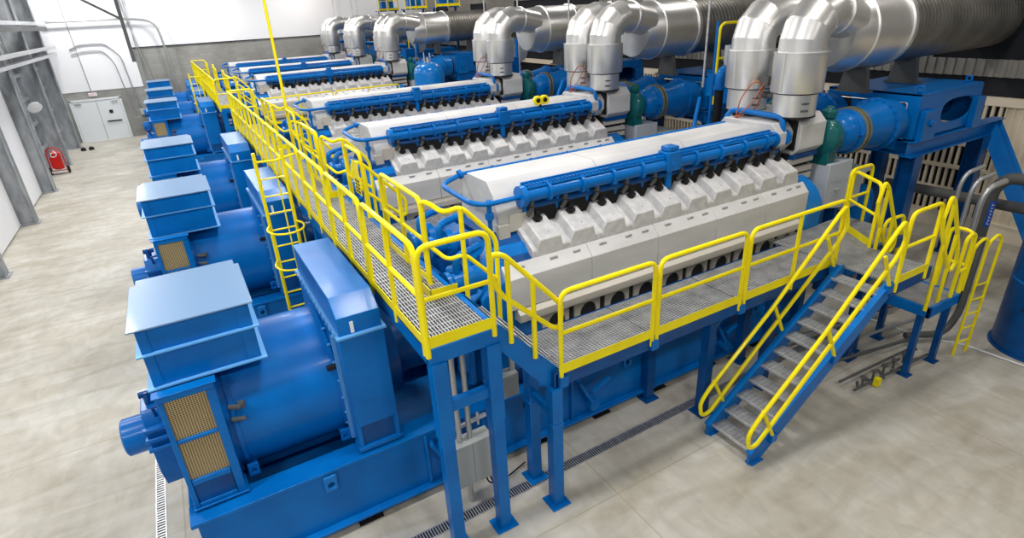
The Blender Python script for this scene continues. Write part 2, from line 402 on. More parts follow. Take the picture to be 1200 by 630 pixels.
# floor drains
def drain(name, p0, p1, wdt, pitch, label, bars='x'):
    t = thing(name, p0, label, 'floor drain'); L = (Vector(p1)-Vector(p0)).length
    ax = (Vector(p1)-Vector(p0)).normalized(); sd = Vector((-ax.y, ax.x, 0)); h = wdt/2
    m = MB(); z = Vector((0, 0, .006))
    for s in (-1, 1): m.bar(sd*s*h+z, sd*s*h+ax*L+z, .014, .012)
    m.build('drain_frame', 'galv', t)
    m = MB(); m.bar(Vector((0, 0, .0015)), ax*L+Vector((0, 0, .0015)), wdt, .003); m.build('drain_channel', 'black', t)
    m = MB(); k = pitch/2
    while k < L: m.bar(sd*-h+ax*k+z, sd*h+ax*k+z, pitch*.42, .008); k += pitch
    m.build('drain_grate', 'galv', t)
drain('floor_drain', (.6, 5.12, 0), (12.2, 5.24, 0), .15, .036, 'long slotted grey floor drain running under the side walkway')
drain('floor_drain', (-1.51, 1.5, 0), (-1.51, 41, 0), .11, .05, 'narrow perforated floor drain running along the ends of the generators')

# ------------------------------------------------------------------ generator set, local origin = (0, row centre, 0)
def make_base():
    t = thing('base_frame', (0, YC, 0))
    W = 1.2
    m = MB()
    m.box(-.92, -W, .165, 9.7, -W+.04, .969); m.box(-.92, W-.04, .165, 9.7, W, .965); m.box(-.915, -W+.045, .165, -.88, W-.045, .965); m.box(9.66, -W+.045, .165, 9.695, W-.045, .965)
    m.box(-.98, -W-.03, .97, 9.76, -W+.30, 1.02); m.box(-.98, W-.34, .97, 9.76, W+.06, 1.02); m.box(-.975, -W+.33, .975, -.6, W-.33, 1.015); m.box(-.87, -W+.05, .5, 9.6, W-.05, .55)
    m.box(-.96, -W-.1, .12, 9.76, -W+.2, .16); m.box(-.96, W-.2, .12, 9.76, W+.1, .16)
    for x in (1.75, 2.6, 4.1, 5.6, 7.1, 8.6): m.box(x, -W-.05, .165, x+.04, -W-.001, .965)
    m.build('beam_frame', 'blue', t, bevel=.006)
    for x in (.52, 5.2, 8.2):
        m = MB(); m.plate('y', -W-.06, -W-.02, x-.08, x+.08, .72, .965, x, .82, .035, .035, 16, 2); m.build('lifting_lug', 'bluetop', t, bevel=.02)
    for x in (1.95, 4.35, 7.3):
        m = MB(); m.bar((x-.12, -W-.05, .85), (x+.1, -W-.1, .42), .14, .05); m.cyl((x+.12, -W, .36), (x+.12, -W-.16, .36), .09, n=14); m.cyl((x+.12, -W-.16, .36), (x+.12, -W-.165, .36), .045, n=12)
        m.bar((x+.1, -W-.12, .6), (x+.42, -W-.12, .76), .06, .05); m.build('jacking_bracket', 'blue', t, bevel=.008)
    m = MB()
    for x in (-.3, .9, 2.2, 3.5, 4.7, 5.9, 7.1, 8.4, 9.4):
        for y in (-W+.05, W-.05):
            m.box(x-.16, y-.12, 0, x+.16, y+.12, .02); m.box(x-.16, y-.12, .1, x+.16, y+.12, .12)
            for dx in (-.1, 0, .1):
                for dy in (-.06, .06): m.cyl((x+dx, y+dy, .02), (x+dx, y+dy, .1), .035, n=8)
    m.build('spring_mount', 'black', t)
    m = MB(); m.cyl((3.35, -W-.006, .78), (3.35, -W+.0, .78), .07, n=18); m.build('access_hole', 'dark', t)
    return t
def make_generator():
    t = thing('generator', (0, YC, 1.02))
    Z = -1.02
    m = MB(); m.lathe([(-.4, .8), (-.37, .86), (.96, .86), (1.0, .8)], (0, 0, 1.7+Z), (1, 0, 0), 56)
    for x in (-.3, .88): m.lathe([(x, .861), (x, .885), (x+.05, .885), (x+.05, .861)], (0, 0, 1.7+Z), (1, 0, 0), 56)
    m.build('drum_casing', 'blue', t)
    # feet along the drum
    m = MB(); m.box(-.35, -.5, -.12, .95, .5, .1); m.build('foot_rail', 'navy', t)
    for x in (-.24, .86):
        m = MB(); m.plate('y', -.86, -.82, x-.06, x+.06, .06, .22, x, .13, .03, .03, 14, 2); m.box(x-.05, -.82, .08, x+.05, -.6, .12); m.build('drum_lug', 'blue', t, bevel=.008)
    # non-drive end frame with two mesh grilles
    y0, y1 = -1.04, 1.04; a, b = -.9, -.36; zt = 2.5+Z
    m = MB()
    m.box(a+.002, y0+.04, .052, b-.002, y1-.04, 2.5+Z)
    m.box(a, y0, .055, a+.05, y0+.035, 2.5+Z-.0); m.box(b-.09, y0, .055, b, y0+.035, 2.5+Z); m.box(a+.055, y0+.002, .055, b-.095, y0+.035, .1)
    m.box(a+.055, y0+.002, 1.38+Z, b-.095, y0+.035, 1.45+Z); m.box(a+.055, y0+.002, 1.96+Z, b-.095, y0+.035, 2.0+Z); m.box(a, y0, 2.505+Z, b, -.93, 2.58+Z)
    m.box(a-.03, y0-.03, 2.585+Z, b+.03, -.93, 2.60+Z)
    m.box(a-.02, y0-.02, .0+.03, b+.02, y0+.3, .05)
    m.build('end_frame', 'blue', t, bevel=.006)
    m = MB(); m.box(a+.05, y0+.03, 1.45+Z, b-.09, y0+.04, 1.96+Z); m.build('mesh_grille', 'grille', t)
    m = MB(); m.box(a+.05, y0+.03, 2.0+Z, b-.09, y0+.04, 2.5+Z); m.build('mesh_grille', 'grille', t)
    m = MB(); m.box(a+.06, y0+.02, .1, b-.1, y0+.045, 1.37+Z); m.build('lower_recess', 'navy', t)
    m = MB()
    for x in (a+.1, b-.1): m.cyl((x, y0+.1, .0), (x, y0+.1, .06), .04, n=10)
    m.build('foot_bolt', 'galv', t)
    # terminal box
    bx0, bx1, by0, by1 = -.9, .165, -.8, .52
    m = MB(); m.box(bx0, by0, 2.585+Z, bx1, by1, 3.26+Z)
    m.box(bx0+.004, by0-.012, 2.59+Z, bx0+.1, by0-.001, 3.24+Z); m.box(bx1-.14, by0-.012, 2.59+Z, bx1-.004, by0-.001, 3.24+Z)
    tb = m.build('terminal_box', 'blue', t, bevel=.006)
    m = MB()
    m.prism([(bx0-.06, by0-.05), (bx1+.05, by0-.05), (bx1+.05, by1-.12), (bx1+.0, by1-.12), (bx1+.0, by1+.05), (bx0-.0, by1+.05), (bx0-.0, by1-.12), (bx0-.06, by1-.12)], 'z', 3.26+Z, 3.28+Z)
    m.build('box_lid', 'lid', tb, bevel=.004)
    for z in (2.97, 2.57):
        m = MB(); e = .055
        m.box(bx0-e, by0-e, z+Z, bx1+e, by0, z+.016+Z); m.box(bx0-e, by1, z+Z, bx1+e, by1+e, z+.016+Z); m.box(bx1+.001, by0+.001, z+Z, bx1+e, by1-.001, z+.0155+Z); m.box(bx0-e, by0+.001, z+Z, bx0-.001, by1-.001, z+.0155+Z)
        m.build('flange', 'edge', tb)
    m = MB(); m.prism([(-.34, 2.05+Z), (.0, 2.5+Z), (-.34, 2.5+Z)], 'y', -.5, -.46); m.prism([(-.34, 2.05+Z), (.0, 2.5+Z), (-.34, 2.5+Z)], 'y', .46, .5); m.box(-.355, -.455, 2.3+Z, .1, .455, 2.568+Z); m.build('box_bracket', 'navy', t)
    # bearing end: exciter housing and slip ring cap
    m = MB(); m.prism([(-.34, 1.2+Z), (-.22, .92+Z), (.3, .92+Z), (.42, 1.2+Z), (.42, 1.8+Z), (.25, 2.0+Z), (-.2, 2.0+Z), (-.34, 1.8+Z)], 'x', -1.2, -.9)
    for z in (1.55, 1.68, 1.81): m.box(-1.22, -.42, z+Z, -.94, -.34, z+.05+Z)
    m.build('bearing_housing', 'blue', t, bevel=.01)
    m = MB(); m.lathe([(-1.47, .12), (-1.47, .2), (-1.45, .225), (-1.2, .225), (-1.19, .26), (-1.15, .26)], (0, 0, 1.6+Z), (1, 0, 0), 28); m.build('bearing_cap', 'blue', t)
    m = MB(); m.cyl((-1.1, -.05, 2.0+Z), (-1.1, -.05, 2.16+Z), .05, n=10); m.cyl((-1.18, -.05, 2.13+Z), (-1.0, -.05, 2.13+Z), .045, n=10); m.tube([(-1.05, -.3, 1.95+Z), (-1.05, -.36, 2.1+Z), (-.92, -.4, 2.12+Z)], .02, 8); m.build('oil_fitting', 'navy', t)
    m = MB(); m.cyl((-.3, -.88, 2.12+Z), (-.18, -.92, 2.1+Z), .03, n=10); m.cyl((-.3, -.93, 1.98+Z), (-.16, -.97, 1.97+Z), .026, n=10); m.cyl((-.2, -.86, 2.1+Z), (-.14, -.88, 2.1+Z), .045, n=10); m.build('cable_gland', ['pipegrey'], t)
    m = MB(); m.box(.82, -.80, 2.1+Z, 1.0, -.74, 2.16+Z); m.build('sensor_block', 'dark', t, bevel=.01)
    # drive-end cooler frame with hood
    a, b, y0, y1 = .96, 1.48, -1.16, 1.12
    m = MB(); m.box(a, y0+.03, .05, b, y1, 2.69+Z)
    m.box(a, y0, 1.42+Z, b, y0+.03, 2.69+Z); m.box(a, y0, .05, a+.05, y0+.04, 1.42+Z); m.box(b-.05, y0, .05, b, y0+.04, 1.42+Z); m.box(a-.02, y0-.02, .04, b+.02, y0+.2, .09)
    for z in (1.75, ): m.bar((a+.12, y0-.004, z+Z), (b-.12, y0-.004, z+.02+Z), .005, .008)
    fr = m.build('end_frame', 'blue', t, bevel=.006)
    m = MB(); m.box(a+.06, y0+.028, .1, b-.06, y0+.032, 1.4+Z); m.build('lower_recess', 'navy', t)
    m = MB(); m.box(a-.03, y0-.03, 2.68+Z, b+.03, y1+.03, 2.705+Z); m.box(a-.04, -.9, 1.1+Z, a-.0, -.84, 2.6+Z); m.build('flange', 'edge', fr)
    m = MB()
    for k in range(14): m.cyl((a-.035, y0+.1+k*.16, 2.70+Z), (a-.035, y0+.1+k*.16, 2.72+Z), .014, n=6)
    for k in range(11):
        an = PI*.5+(k+.3)/11*PI*.9; m.cyl((a-.06, .9*math.cos(an), 1.7+Z+.9*math.sin(an)*-1), (a-.02, .9*math.cos(an), 1.7+Z-.9*math.sin(an)), .015, n=6)
    m.build('flange_bolts', 'edge', t)
    m = MB(); m.prism([(y0+.02, 2.7+Z), (y1-.02, 2.7+Z), (y1-.02, 3.1+Z), (y0+.26, 3.1+Z), (y0+.02, 2.93+Z)], 'x', a+.01, b-.01)
    hd = m.build('air_hood', 'blue', t, bevel=.006)
    m = MB(); m.box(a+.15, y0+.01, 2.72+Z, a+.19, y0+.02, 2.86+Z); m.build('name_plate', 'whitepaint', hd)
    m = MB()
    for x in (a+.06, b-.08): m.cyl((x, y0+.08, 0), (x, y0+.08, .06), .035, n=10)
    m.build('foot_bolt', 'galv', t)
    # shaft guard toward the engine
    m = MB(); m.lathe([(1.48, .75), (1.75, .7), (1.75, .45), (2.35, .45), (2.35, .6), (2.6, .62)], (0, 0, 1.75+Z), (1, 0, 0), 24); m.build('coupling_guard', 'navy', t)
    return t
COVX = 3.8; PIT = .561
def make_engine():
    t = thing('gas_engine', (0, YC, 1.02)); Z = -1.02
    pf = [(-1.0, .03), (1.0, .03), (1.03, .55), (1.03, 1.8), (.95, 1.9), (.5, 2.2), (.42, 2.15), (-.42, 2.15), (-.5, 2.2), (-.95, 1.88), (-1.03, 1.8), (-1.03, .55)]
    m = MB(); m.prism([(y, z) for y, z in pf], 'x', 3.25, 9.35); m.build('engine_block', 'navy', t, bevel=.01)
    # free end cover (sloped blue casing)
    m = MB()
    m.frustum([(-.95, .1), (.95, .1), (1.0, 1.5), (.55, 1.75), (-.55, 1.75), (-1.0, 1.5)], [(-1.09, .05), (1.09, .05), (1.09, 1.74), (.72, 2.12), (-.72, 2.12), (-1.09, 1.74)], 'x', 2.85, 3.2)
    m.prism([(-1.07, .3), (1.07, .3), (1.07, 1.72), (.75, 2.06), (-.75, 2.06), (-1.07, 1.72)], 'x', 3.2, 3.78)
    m.build('flywheel_housing', 'blue', t, bevel=.015)
    # pumps in front of the free end
    for (y, z, r, L, nm) in ((-.75, 1.75, .2, .42, 'water_pump'), (-.25, 2.1, .17, .4, 'water_pump'), (.45, 1.95, .2, .42, 'oil_pump')):
        m = MB(); x = 2.9
        m.lathe([(-L, r*.5), (-L, r*.8), (-L+.05, r*.85), (-L+.1, r*.6), (-L*.45, r*.7), (-L*.42, r*1.15), (-L*.2, r*1.2), (-L*.15, r*.8), (0.1, r*.8)], (x, y, z), (1, 0, 0), 20)
        for k in range(8): an = k/8*2*PI; m.cyl((x-L*.45, y+r*math.cos(an), z+r*math.sin(an)), (x-L*.5, y+r*math.cos(an), z+r*math.sin(an)), .016, n=6)
        m.tube(rounded([(x-L*.6, y, z+.05), (x-L*.6, y, z+r*1.7), (x+.15, y+.1, z+r*1.9)], .1), .05, 10)
        m.build(nm, 'blue', t)
    m = MB(); m.box(2.25, -1.0, .9, 2.7, -.55, 1.35); m.box(2.45, -.95, 1.3, 2.75, -.6, 1.6); m.cyl((2.5, -1.05, .6), (2.5, -1.05, 1.4), .09, n=12); m.cyl((2.75, -.4, .5), (2.75, -.4, 1.8), .11, n=12)
    m.tube(rounded([(2.62, -1.0, .3), (2.62, -1.0, 1.5), (2.9, -.9, 1.6)], .12), .06, 10); m.box(2.3, .1, .9, 2.8, .8, 1.5); m.cyl((2.55, .45, 1.5), (2.55, .45, 1.75), .16, n=16)
    m.tube(rounded([(2.4, -.3, 1.2), (2.4, -.3, 1.75), (2.4, .4, 1.75)], .12), .055, 10)
    m.build('auxiliary_housing', 'blue', t, bevel=.02)
    m = MB(); m.cyl((2.3, -.95, 1.36), (2.3, -.95, 1.5), .03, n=8); m.cyl((2.6, -.75, 1.6), (2.6, -.75, 1.72), .025, n=8); m.cyl((2.2, -.8, 1.1), (2.26, -.8, 1.1), .05, n=10); m.build('gauge', 'galv', t)
    # side covers, five on the visible side
    x0, x1 = 3.17, 9.36; n = 5; seam = [x0, 4.55, 5.8, 7.05, 8.25, x1]
    for i in range(n):
        a, b = seam[i]+.004, seam[i+1]-.004; m = MB()
        m.prism([(-1.15, 1.3), (-1.1, 1.3), (-.98, 1.88), (-1.0, 1.91), (-1.15, 1.75)], 'x', a, b)
        sc_ = m.build('side_cover', 'cover', t, bevel=.006)
        m = MB()
        for x in (a+.25, (a+b)/2+.1, b-.2): m.box(x-.06, -1.07, 1.845, x+.06, -1.04, 1.875)
        m.build('latch', 'galv', sc_)
    m = MB(); m.prism([(-1.22, 1.12), (-1.035, 1.12), (-1.035, 1.29), (-1.15, 1.285), (-1.22, 1.235)], 'x', 3.3, 9.2)
    for x in (5.2, 6.5, 7.9): m.box(x, -1.224, 1.115, x+.008, -1.15, 1.25)
    m.build('lower_ledge', 'beige', t, bevel=.006)
    for i in range(10):
        x = COVX-.1+i*PIT; m = MB(); m.plate('y', -1.08, -1.025, x+.03, x+PIT-.07, .55, 1.11, x+PIT/2, .84, .15, .17, 24, 2)
        dd = m.build('crankcase_door', 'beige', t)
        m = MB(); m.cyl((x+PIT/2, -1.05, .84), (x+PIT/2, -1.02, .84), .16, n=18); m.box(x+PIT-.07, -1.05, .55, x+PIT+.03, -1.025, 1.1); m.build('door_recess', 'dark', dd)
    # cylinder head row: continuous casing + ten rocker covers
    e0, e1 = COVX-.12, COVX+9*PIT+.4
    m = MB(); m.prism([(-.985, 1.86), (-.985, 1.985), (-.955, 2.02), (-.5, 2.262), (-.48, 2.262), (-.48, 1.9)], 'x', e0, e1); m.build('head_casing', 'cast', t, bevel=.02)
    for i in range(10):
        x = COVX+i*PIT; w_ = .33; m = MB()
        A = [(-.97, 1.93), (-.955, 2.135), (-.505, 2.37), (-.49, 1.95)]
        # tapered cover: foot wider than the lid
        vs = []
        for sx, inset in ((x-.06, 0), (x+.0, 1), (x+w_, 1), (x+w_+.03, 0)):
            z = .12 if inset == 0 else 0
            vs += [(sx, -1.0, 1.9), (sx, -.99, 2.135-z), (sx, -.505, 2.37-z), (sx, -.485, 1.95)]
        fs = [(0, 1, 2, 3), (15, 14, 13, 12)]
        for q in range(3):
            o_ = q*4
            for k in range(4): fs.append((o_+k, o_+4+k, o_+4+(k+1) % 4, o_+(k+1) % 4))
        m.add(vs, fs); 
        rc = m.build('rocker_cover', 'cast', t, bevel=.012)
        m = MB(); cx = x+.16; m.cyl((cx, -.66, 2.28), (cx, -.69, 2.35), .052, n=12); m.cyl((cx, -.68, 2.34), (cx, -.70, 2.42), .032, n=10); m.box(cx-.06, -.71, 2.295, cx+.06, -.64, 2.34)
        m.tube(rounded([(cx, -.70, 2.40), (cx-.03, -.71, 2.5), (cx-.14, -.68, 2.5), (cx-.17, -.6, 2.6)], .05, 3), .01, 6)
        m.build('ignition_coil', 'black', rc)
        m = MB(); m.cyl((x+.2, -.87, 2.17), (x+.2, -.876, 2.19), .014, n=8); m.build('cover_bolt', 'dark', rc)
    # far head row casing
    m = MB(); m.prism([(1.0, 1.88), (1.0, 2.0), (.53, 2.27), (.5, 2.27), (.5, 1.9)], 'x', e0, e1); m.prism([(.97, 1.93), (.955, 2.1), (.505, 2.33), (.49, 1.95)], 'x', e0+.05, e1-.05); m.build('far_head_casing', 'cast', t, bevel=.02)
    # central exhaust cover
    def cp(d=0, top=2.86): return [(-.5+d, 2.12), (-.57+d, 2.30), (-.57+d, 2.42), (-.46+d, 2.68-d*.3), (-.29+d, top), (.29-d, top), (.46-d, 2.68-d*.3), (.57-d, 2.42), (.57-d, 2.3), (.5-d, 2.12)]
    m = MB(); m.prism(cp(), 'x', 3.4, 8.75)
    m.frustum(cp(), cp(.1, 2.76), 'x', 8.75, 9.1)
    cc = m.build('exhaust_cover', 'cover', t, bevel=.006)
    m = MB()
    for x in (5.2, 7.0): m.prism([(a*1.002, 2.0+(b-2.0)*1.002) for a, b in cp()], 'x', x-.005, x+.005)
    m.build('cover_seam', 'column', cc)
    m = MB(); m.box(3.38, -.62, 2.05, 3.55, -.5, 2.3); m.box(3.56, -.6, 2.18, 3.95, -.52, 2.42); m.build('cover_hinge', 'beige', cc)
    for i in range(10):
        x = COVX+.05+i*PIT; m = MB(); m.tube([(x, -.60, 2.36), (x+.04, -.64, 2.45), (x+.06, -.62, 2.56)], .036, 10); m.build('intake_elbow', 'pipegrey', t)
    m = MB(); m.box(3.95, -.585, 2.12, 8.9, -.5, 2.6); m.build('gap_shade_block', 'black', t)  # added black block standing in for the shade in the gap below the manifold
    # main blue manifold pipe with cable ladder
    py, pz = -.6, 2.65
    m = MB(); m.lathe([(3.72, .09), (3.72, .15), (3.8, .15), (3.8, .1), (8.9, .1), (8.9, .13), (8.95, .13)], (0, py, pz), (1, 0, 0), 18)
    for i in range(10):
        x = COVX+.35+i*PIT; m.lathe([(x, .106), (x, .135), (x+.05, .135), (x+.05, .106)], (0, py, pz), (1, 0, 0), 18)
    for i in range(11): x = COVX+.02+i*.53; m.tube([(x, py, pz-.07), (x, py+.05, pz-.3)], .035, 8)
    m.build('manifold_pipe', 'blue', t)
    m = MB(); m.tube([(3.85, py+.02, pz-.17), (8.9, py+.02, pz-.17)], .045, 10); m.build('lower_rail_pipe', 'navy', t)
    m = MB(); m.box(3.8, py-.06, pz+.1, 8.9, py+.0, pz+.12); m.box(3.8, py+.06, pz+.12, 8.9, py+.09, pz+.17)
    for i in range(84):
        x = 3.83+i*.06; m.box(x, py-.03, pz+.121, x+.03, py+.059, pz+.15)
    m.build('cable_ladder', 'blue', t)
    m = MB(); m.box(6.33, py-.12, pz-.1, 6.6, py+.13, pz+.2); m.box(6.36, py-.1, pz+.2, 6.56, py+.1, pz+.28); m.cyl((6.45, py, pz-.4), (6.45, py, pz-.1), .06, n=10)
    m.build('throttle_valve', 'blue', t, bevel=.015)
    # loop pipe round the front of the cover
    m = MB(); m.tube(rounded([(3.8, py, 2.65), (3.2, py-.04, 2.66), (3.04, -.5, 2.68), (3.02, .3, 2.72), (3.1, .42, 2.74), (3.36, .46, 2.8)], .12), .036, 12)
    m.cyl((3.26, py, 2.4), (3.26, py, 2.7), .035, n=10); m.cyl((3.26, py, 2.44), (3.26, py, 2.52), .06, n=10); m.cyl((3.26, py, 2.0), (3.26, py, 2.44), .03, n=10)
    m.lathe([(0, .07), (.05, .07)], (3.34, .46, 2.8), (1, 0, .3), 14)
    m.build('loop_pipe', 'blue', t)
    m = MB(); m.tube(rounded([(3.4, .5, 2.8), (9.2, .52, 2.8), ], .1), .028, 10)
    for i in range(8): x = 3.9+i*.68; m.cyl((x, .5, 2.8), (x+.02, .32, 2.86), .018, n=8); m.cyl((x, .47, 2.8), (x, .44, 2.82), .04, n=8)
    m.build('return_pipe', 'blue', t)
    m = MB(); m.tube(rounded([(8.9, py, 2.65), (9.15, py, 2.66), (9.17, py+.03, 3.0), (9.15, .55, 3.02), (9.0, .6, 2.7), (8.95, .6, 2.4)], .13), .05, 12); m.build('crossover_pipe', 'blue', t)
    # drive side rear casing
    m = MB(); m.lathe([(-.1, .5), (-.08, .6), (.35, .6), (.45, .45)], (9.45, -.58, 1.3), (1, 0, 0), 32); m.box(9.36, -1.17, .1, 9.8, 1.1, 1.3); m.build('rear_casing', 'bluetop', t, bevel=.02)
    # turbocharger hot box
    def hx(s=1., z0=2.32, z1=2.98): c = .16; return [(-.78*s, z0+c), (-.62*s, z0), (.62*s, z0), (.78*s, z0+c), (.78*s, z1-c), (.62*s, z1), (-.62*s, z1), (-.78*s, z1-c)]
    m = MB(); m.prism(hx(1, 2.26, 3.0), 'x', 9.42, 10.12); m.build('turbo_hot_box', 'cover', t, bevel=.01)
    m = MB(); m.prism(hx(.84, 2.38, 2.9), 'x', 8.95, 9.38); m.build('exhaust_link_box', 'cover', t, bevel=.01)
    m = MB(); m.box(9.38, -.7, 2.4, 9.42, .7, 2.92); m.box(9.3, -.62, 1.6, 10.0, .62, 2.32); m.build('hot_box_gasket', 'black', t)
    m = MB()
    for z in (2.12, 1.95, 1.8): m.box(9.36, -.68, z, 10.05, .6, z+.1)
    m.build('turbo_bracket', 'beige', t)
    m = MB(); m.box(9.4, -.72, 2.23, 10.1, .6, 2.31); m.box(9.4, -.66, 1.7, 10.1, .6, 1.76); m.build('bracket_plate', 'navy', t)
    # compressor housings (teal volutes)
    for yy in (-.6, .6):
        m = MB(); m.lathe([(0, .12), (.02, .26), (.08, .36), (.2, .38), (.3, .34), (.36, .22), (.5, .2)], (10.18, yy, 2.5), (1, 0, 0), 28)
        m.box(10.24, yy-.24, 2.0, 10.5, yy+.26, 2.5); m.lathe([(0, .13), (.13, .13), (.15, .08), (.2, .06)], (10.36, yy-.05, 2.86), (0, -.1, 1), 14)
        m.box(10.52, yy-.3, 2.3, 10.56, yy-.05, 2.36)
        m.build('compressor_housing', 'teal', t, bevel=.015)
    # air compensators to the cooler module
    for yy in (-.6, .6):
        m = MB(); m.lathe([(0, .2), (.02, .26), (.1, .33), (.25, .37), (.36, .36), (.38, .42), (.42, .42)], (10.62, yy, 2.5), (1, 0, 0), 32)
        m.lathe([(0, .42), (.04, .42), (.05, .36), (.75, .47), (.76, .52), (.82, .52)], (11.18, yy, 2.5), (1, 0, 0), 32)
        m.box(10.9, yy-.42, 2.49, 11.04, yy-.3, 2.51)
        m.cyl((11.9, yy, 2.5), (12.4, yy, 2.5), .45, n=28)
        for k in range(20):
            an = k/20*2*PI; c_, s_ = math.cos(an), math.sin(an)
            m.cyl((10.99, yy+.39*c_, 2.5+.39*s_), (11.23, yy+.39*c_, 2.5+.39*s_), .016, n=6); m.cyl((11.9, yy+.49*c_, 2.5+.49*s_), (12.02, yy+.49*c_, 2.5+.49*s_), .016, n=6)
        cmp_ = m.build('air_compensator', 'blue', t)
        for xx in (11.035, 11.145):
            m = MB(); m.lathe([(0, .37), (0, .45), (.035, .45), (.035, .37)], (xx, yy, 2.5), (1, 0, 0), 32); m.build('clamp_ring', 'olive', cmp_)
        m = MB(); m.lathe([(0, .38), (.075, .38)], (11.07, yy, 2.5), (1, 0, 0), 24); m.build('bellows', 'black', cmp_)
    return t
def make_exhaust():
    t = thing('exhaust_pipework', (0, YC, 3.98)); Z = -3.98
    for s in (-1, 1):
        y = .5*s
        m = MB(); m.lathe([(4.42+Z, .3), (4.42+Z, .42), (4.44+Z, .43), (5.06+Z, .43), (5.06+Z, .44), (5.08+Z, .44), (5.08+Z, .36)], (9.5, y, 0), (0, 0, 1), 40)
        m.box(9.5-.445, y-.02, 4.44+Z, 9.5-.42, y+.02, 5.06+Z)
        cl = m.build('insulation_collar', 'steel', t)
        m = MB(); m.lathe([(4.02+Z, .3), (4.02+Z, .36), (4.40+Z, .36), (4.42+Z, .36)], (9.5, y, 0), (0, 0, 1), 36); m.build('lower_sleeve', 'steel', t)
        m = MB(); m.lathe([(4.395+Z, .375), (4.42+Z, .375)], (9.5, y, 0), (0, 0, 1), 36); m.lathe([(4.0+Z, .37), (4.025+Z, .37)], (9.5, y, 0), (0, 0, 1), 36); m.build('clamp_band', 'black', t)
        # logo marks on the sleeve
        m = MB()
        for (an, z, ww, hh) in ((-2.02, 4.25, .05, .022), (-2.14, 4.25, .03, .014), (-1.90, 4.25, .03, .014), (-2.02, 4.13, .05, .022), (-2.16, 4.13, .022, .022), (-1.88, 4.13, .022, .022)):
            cx, cy = 9.5+.362*math.cos(an), y+.362*math.sin(an); tx, ty = -math.sin(an), math.cos(an)
            P = []
            for k in range(12):
                q = k/12*2*PI; P.append((cx+tx*ww*math.cos(q), cy+ty*ww*math.cos(q), z+Z+hh*math.sin(q)))
            m.add(P, [tuple(range(12))])
        m.build('oval_emblem', 'pipegrey', t)
        # elbow, segmented (lobster-back)
        ye = .34*s; path = [(9.5, y, 5.06+Z), (9.5, y, 5.24+Z), (9.56, y, 5.42+Z), (9.74, y*.98, 5.58+Z), (9.98, y*.95, 5.66+Z), (10.3, y*.85, 5.64+Z), (10.6, ye*1.1, 5.58+Z), (11.0, ye, 5.5+Z)]
        path = [Vector(p) for p in path]
        m = MB(); m.tube(path, [.385, .38, .38, .38, .37, .36, .35, .34], 48)
        el = m.build('elbow_duct', 'steel', t, ang=9.5)
        m = MB()
        for i in (2, 3, 5):
            d = (path[i+1]-path[i-1]).normalized(); m.lathe([(-.008, .384), (.008, .384)], path[i], d, 32)
        m.build('seam_band', 'steel', el)
    m = MB()
    # big horizontal duct
    m.lathe([(10.75, .3), (10.78, .62), (10.86, .66), (11.3, .71), (11.32, .74), (11.38, .74), (11.4, .71), (12.45, .71), (12.46, .75), (12.56, .75), (12.57, .7)], (0, 0, 5.28+Z), (1, 0, 0), 56)
    m.build('duct_end_section', 'steel', t)
    prof = [(12.57, .69)]; x = 12.6
    while x < 17.05: prof += [(x, .69), (x+.015, .696), (x+.03, .69)]; x += .13
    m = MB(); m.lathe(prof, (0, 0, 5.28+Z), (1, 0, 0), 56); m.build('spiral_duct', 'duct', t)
    for x in (12.1, 13.9):
        m = MB(); m.prism([(-.3, 4.1+Z), (.3, 4.1+Z), (.2, 4.64+Z), (-.2, 4.64+Z)], 'x', x-.06, x+.06); m.box(x-.12, -.34, 4.09+Z, x+.12, .34, 4.12+Z); m.build('duct_saddle', 'pipegrey', t)
    m = MB(); m.tube(rounded([(9.0, .32, 3.9+Z), (9.02, .25, 4.3+Z), (9.15, .1, 4.6+Z), (9.3, .0, 4.5+Z), (9.3, .1, 4.1+Z), (9.0, .3, 3.92+Z)], .12), .012, 8)
    m.tube(rounded([(8.98, .34, 3.9+Z), (9.08, .05, 4.2+Z), (9.28, -.05, 4.62+Z)], .12), .01, 8); m.build('sensor_cable', 'copper', t)
    m = MB(); m.box(9.24, -.1, 4.5+Z, 9.38, .06, 4.66+Z); m.cyl((9.5, -.3, 4.3+Z), (9.5, .3, 4.3+Z), .06, n=12); m.build('sensor_box', 'pipegrey', t, bevel=.01)
    return t
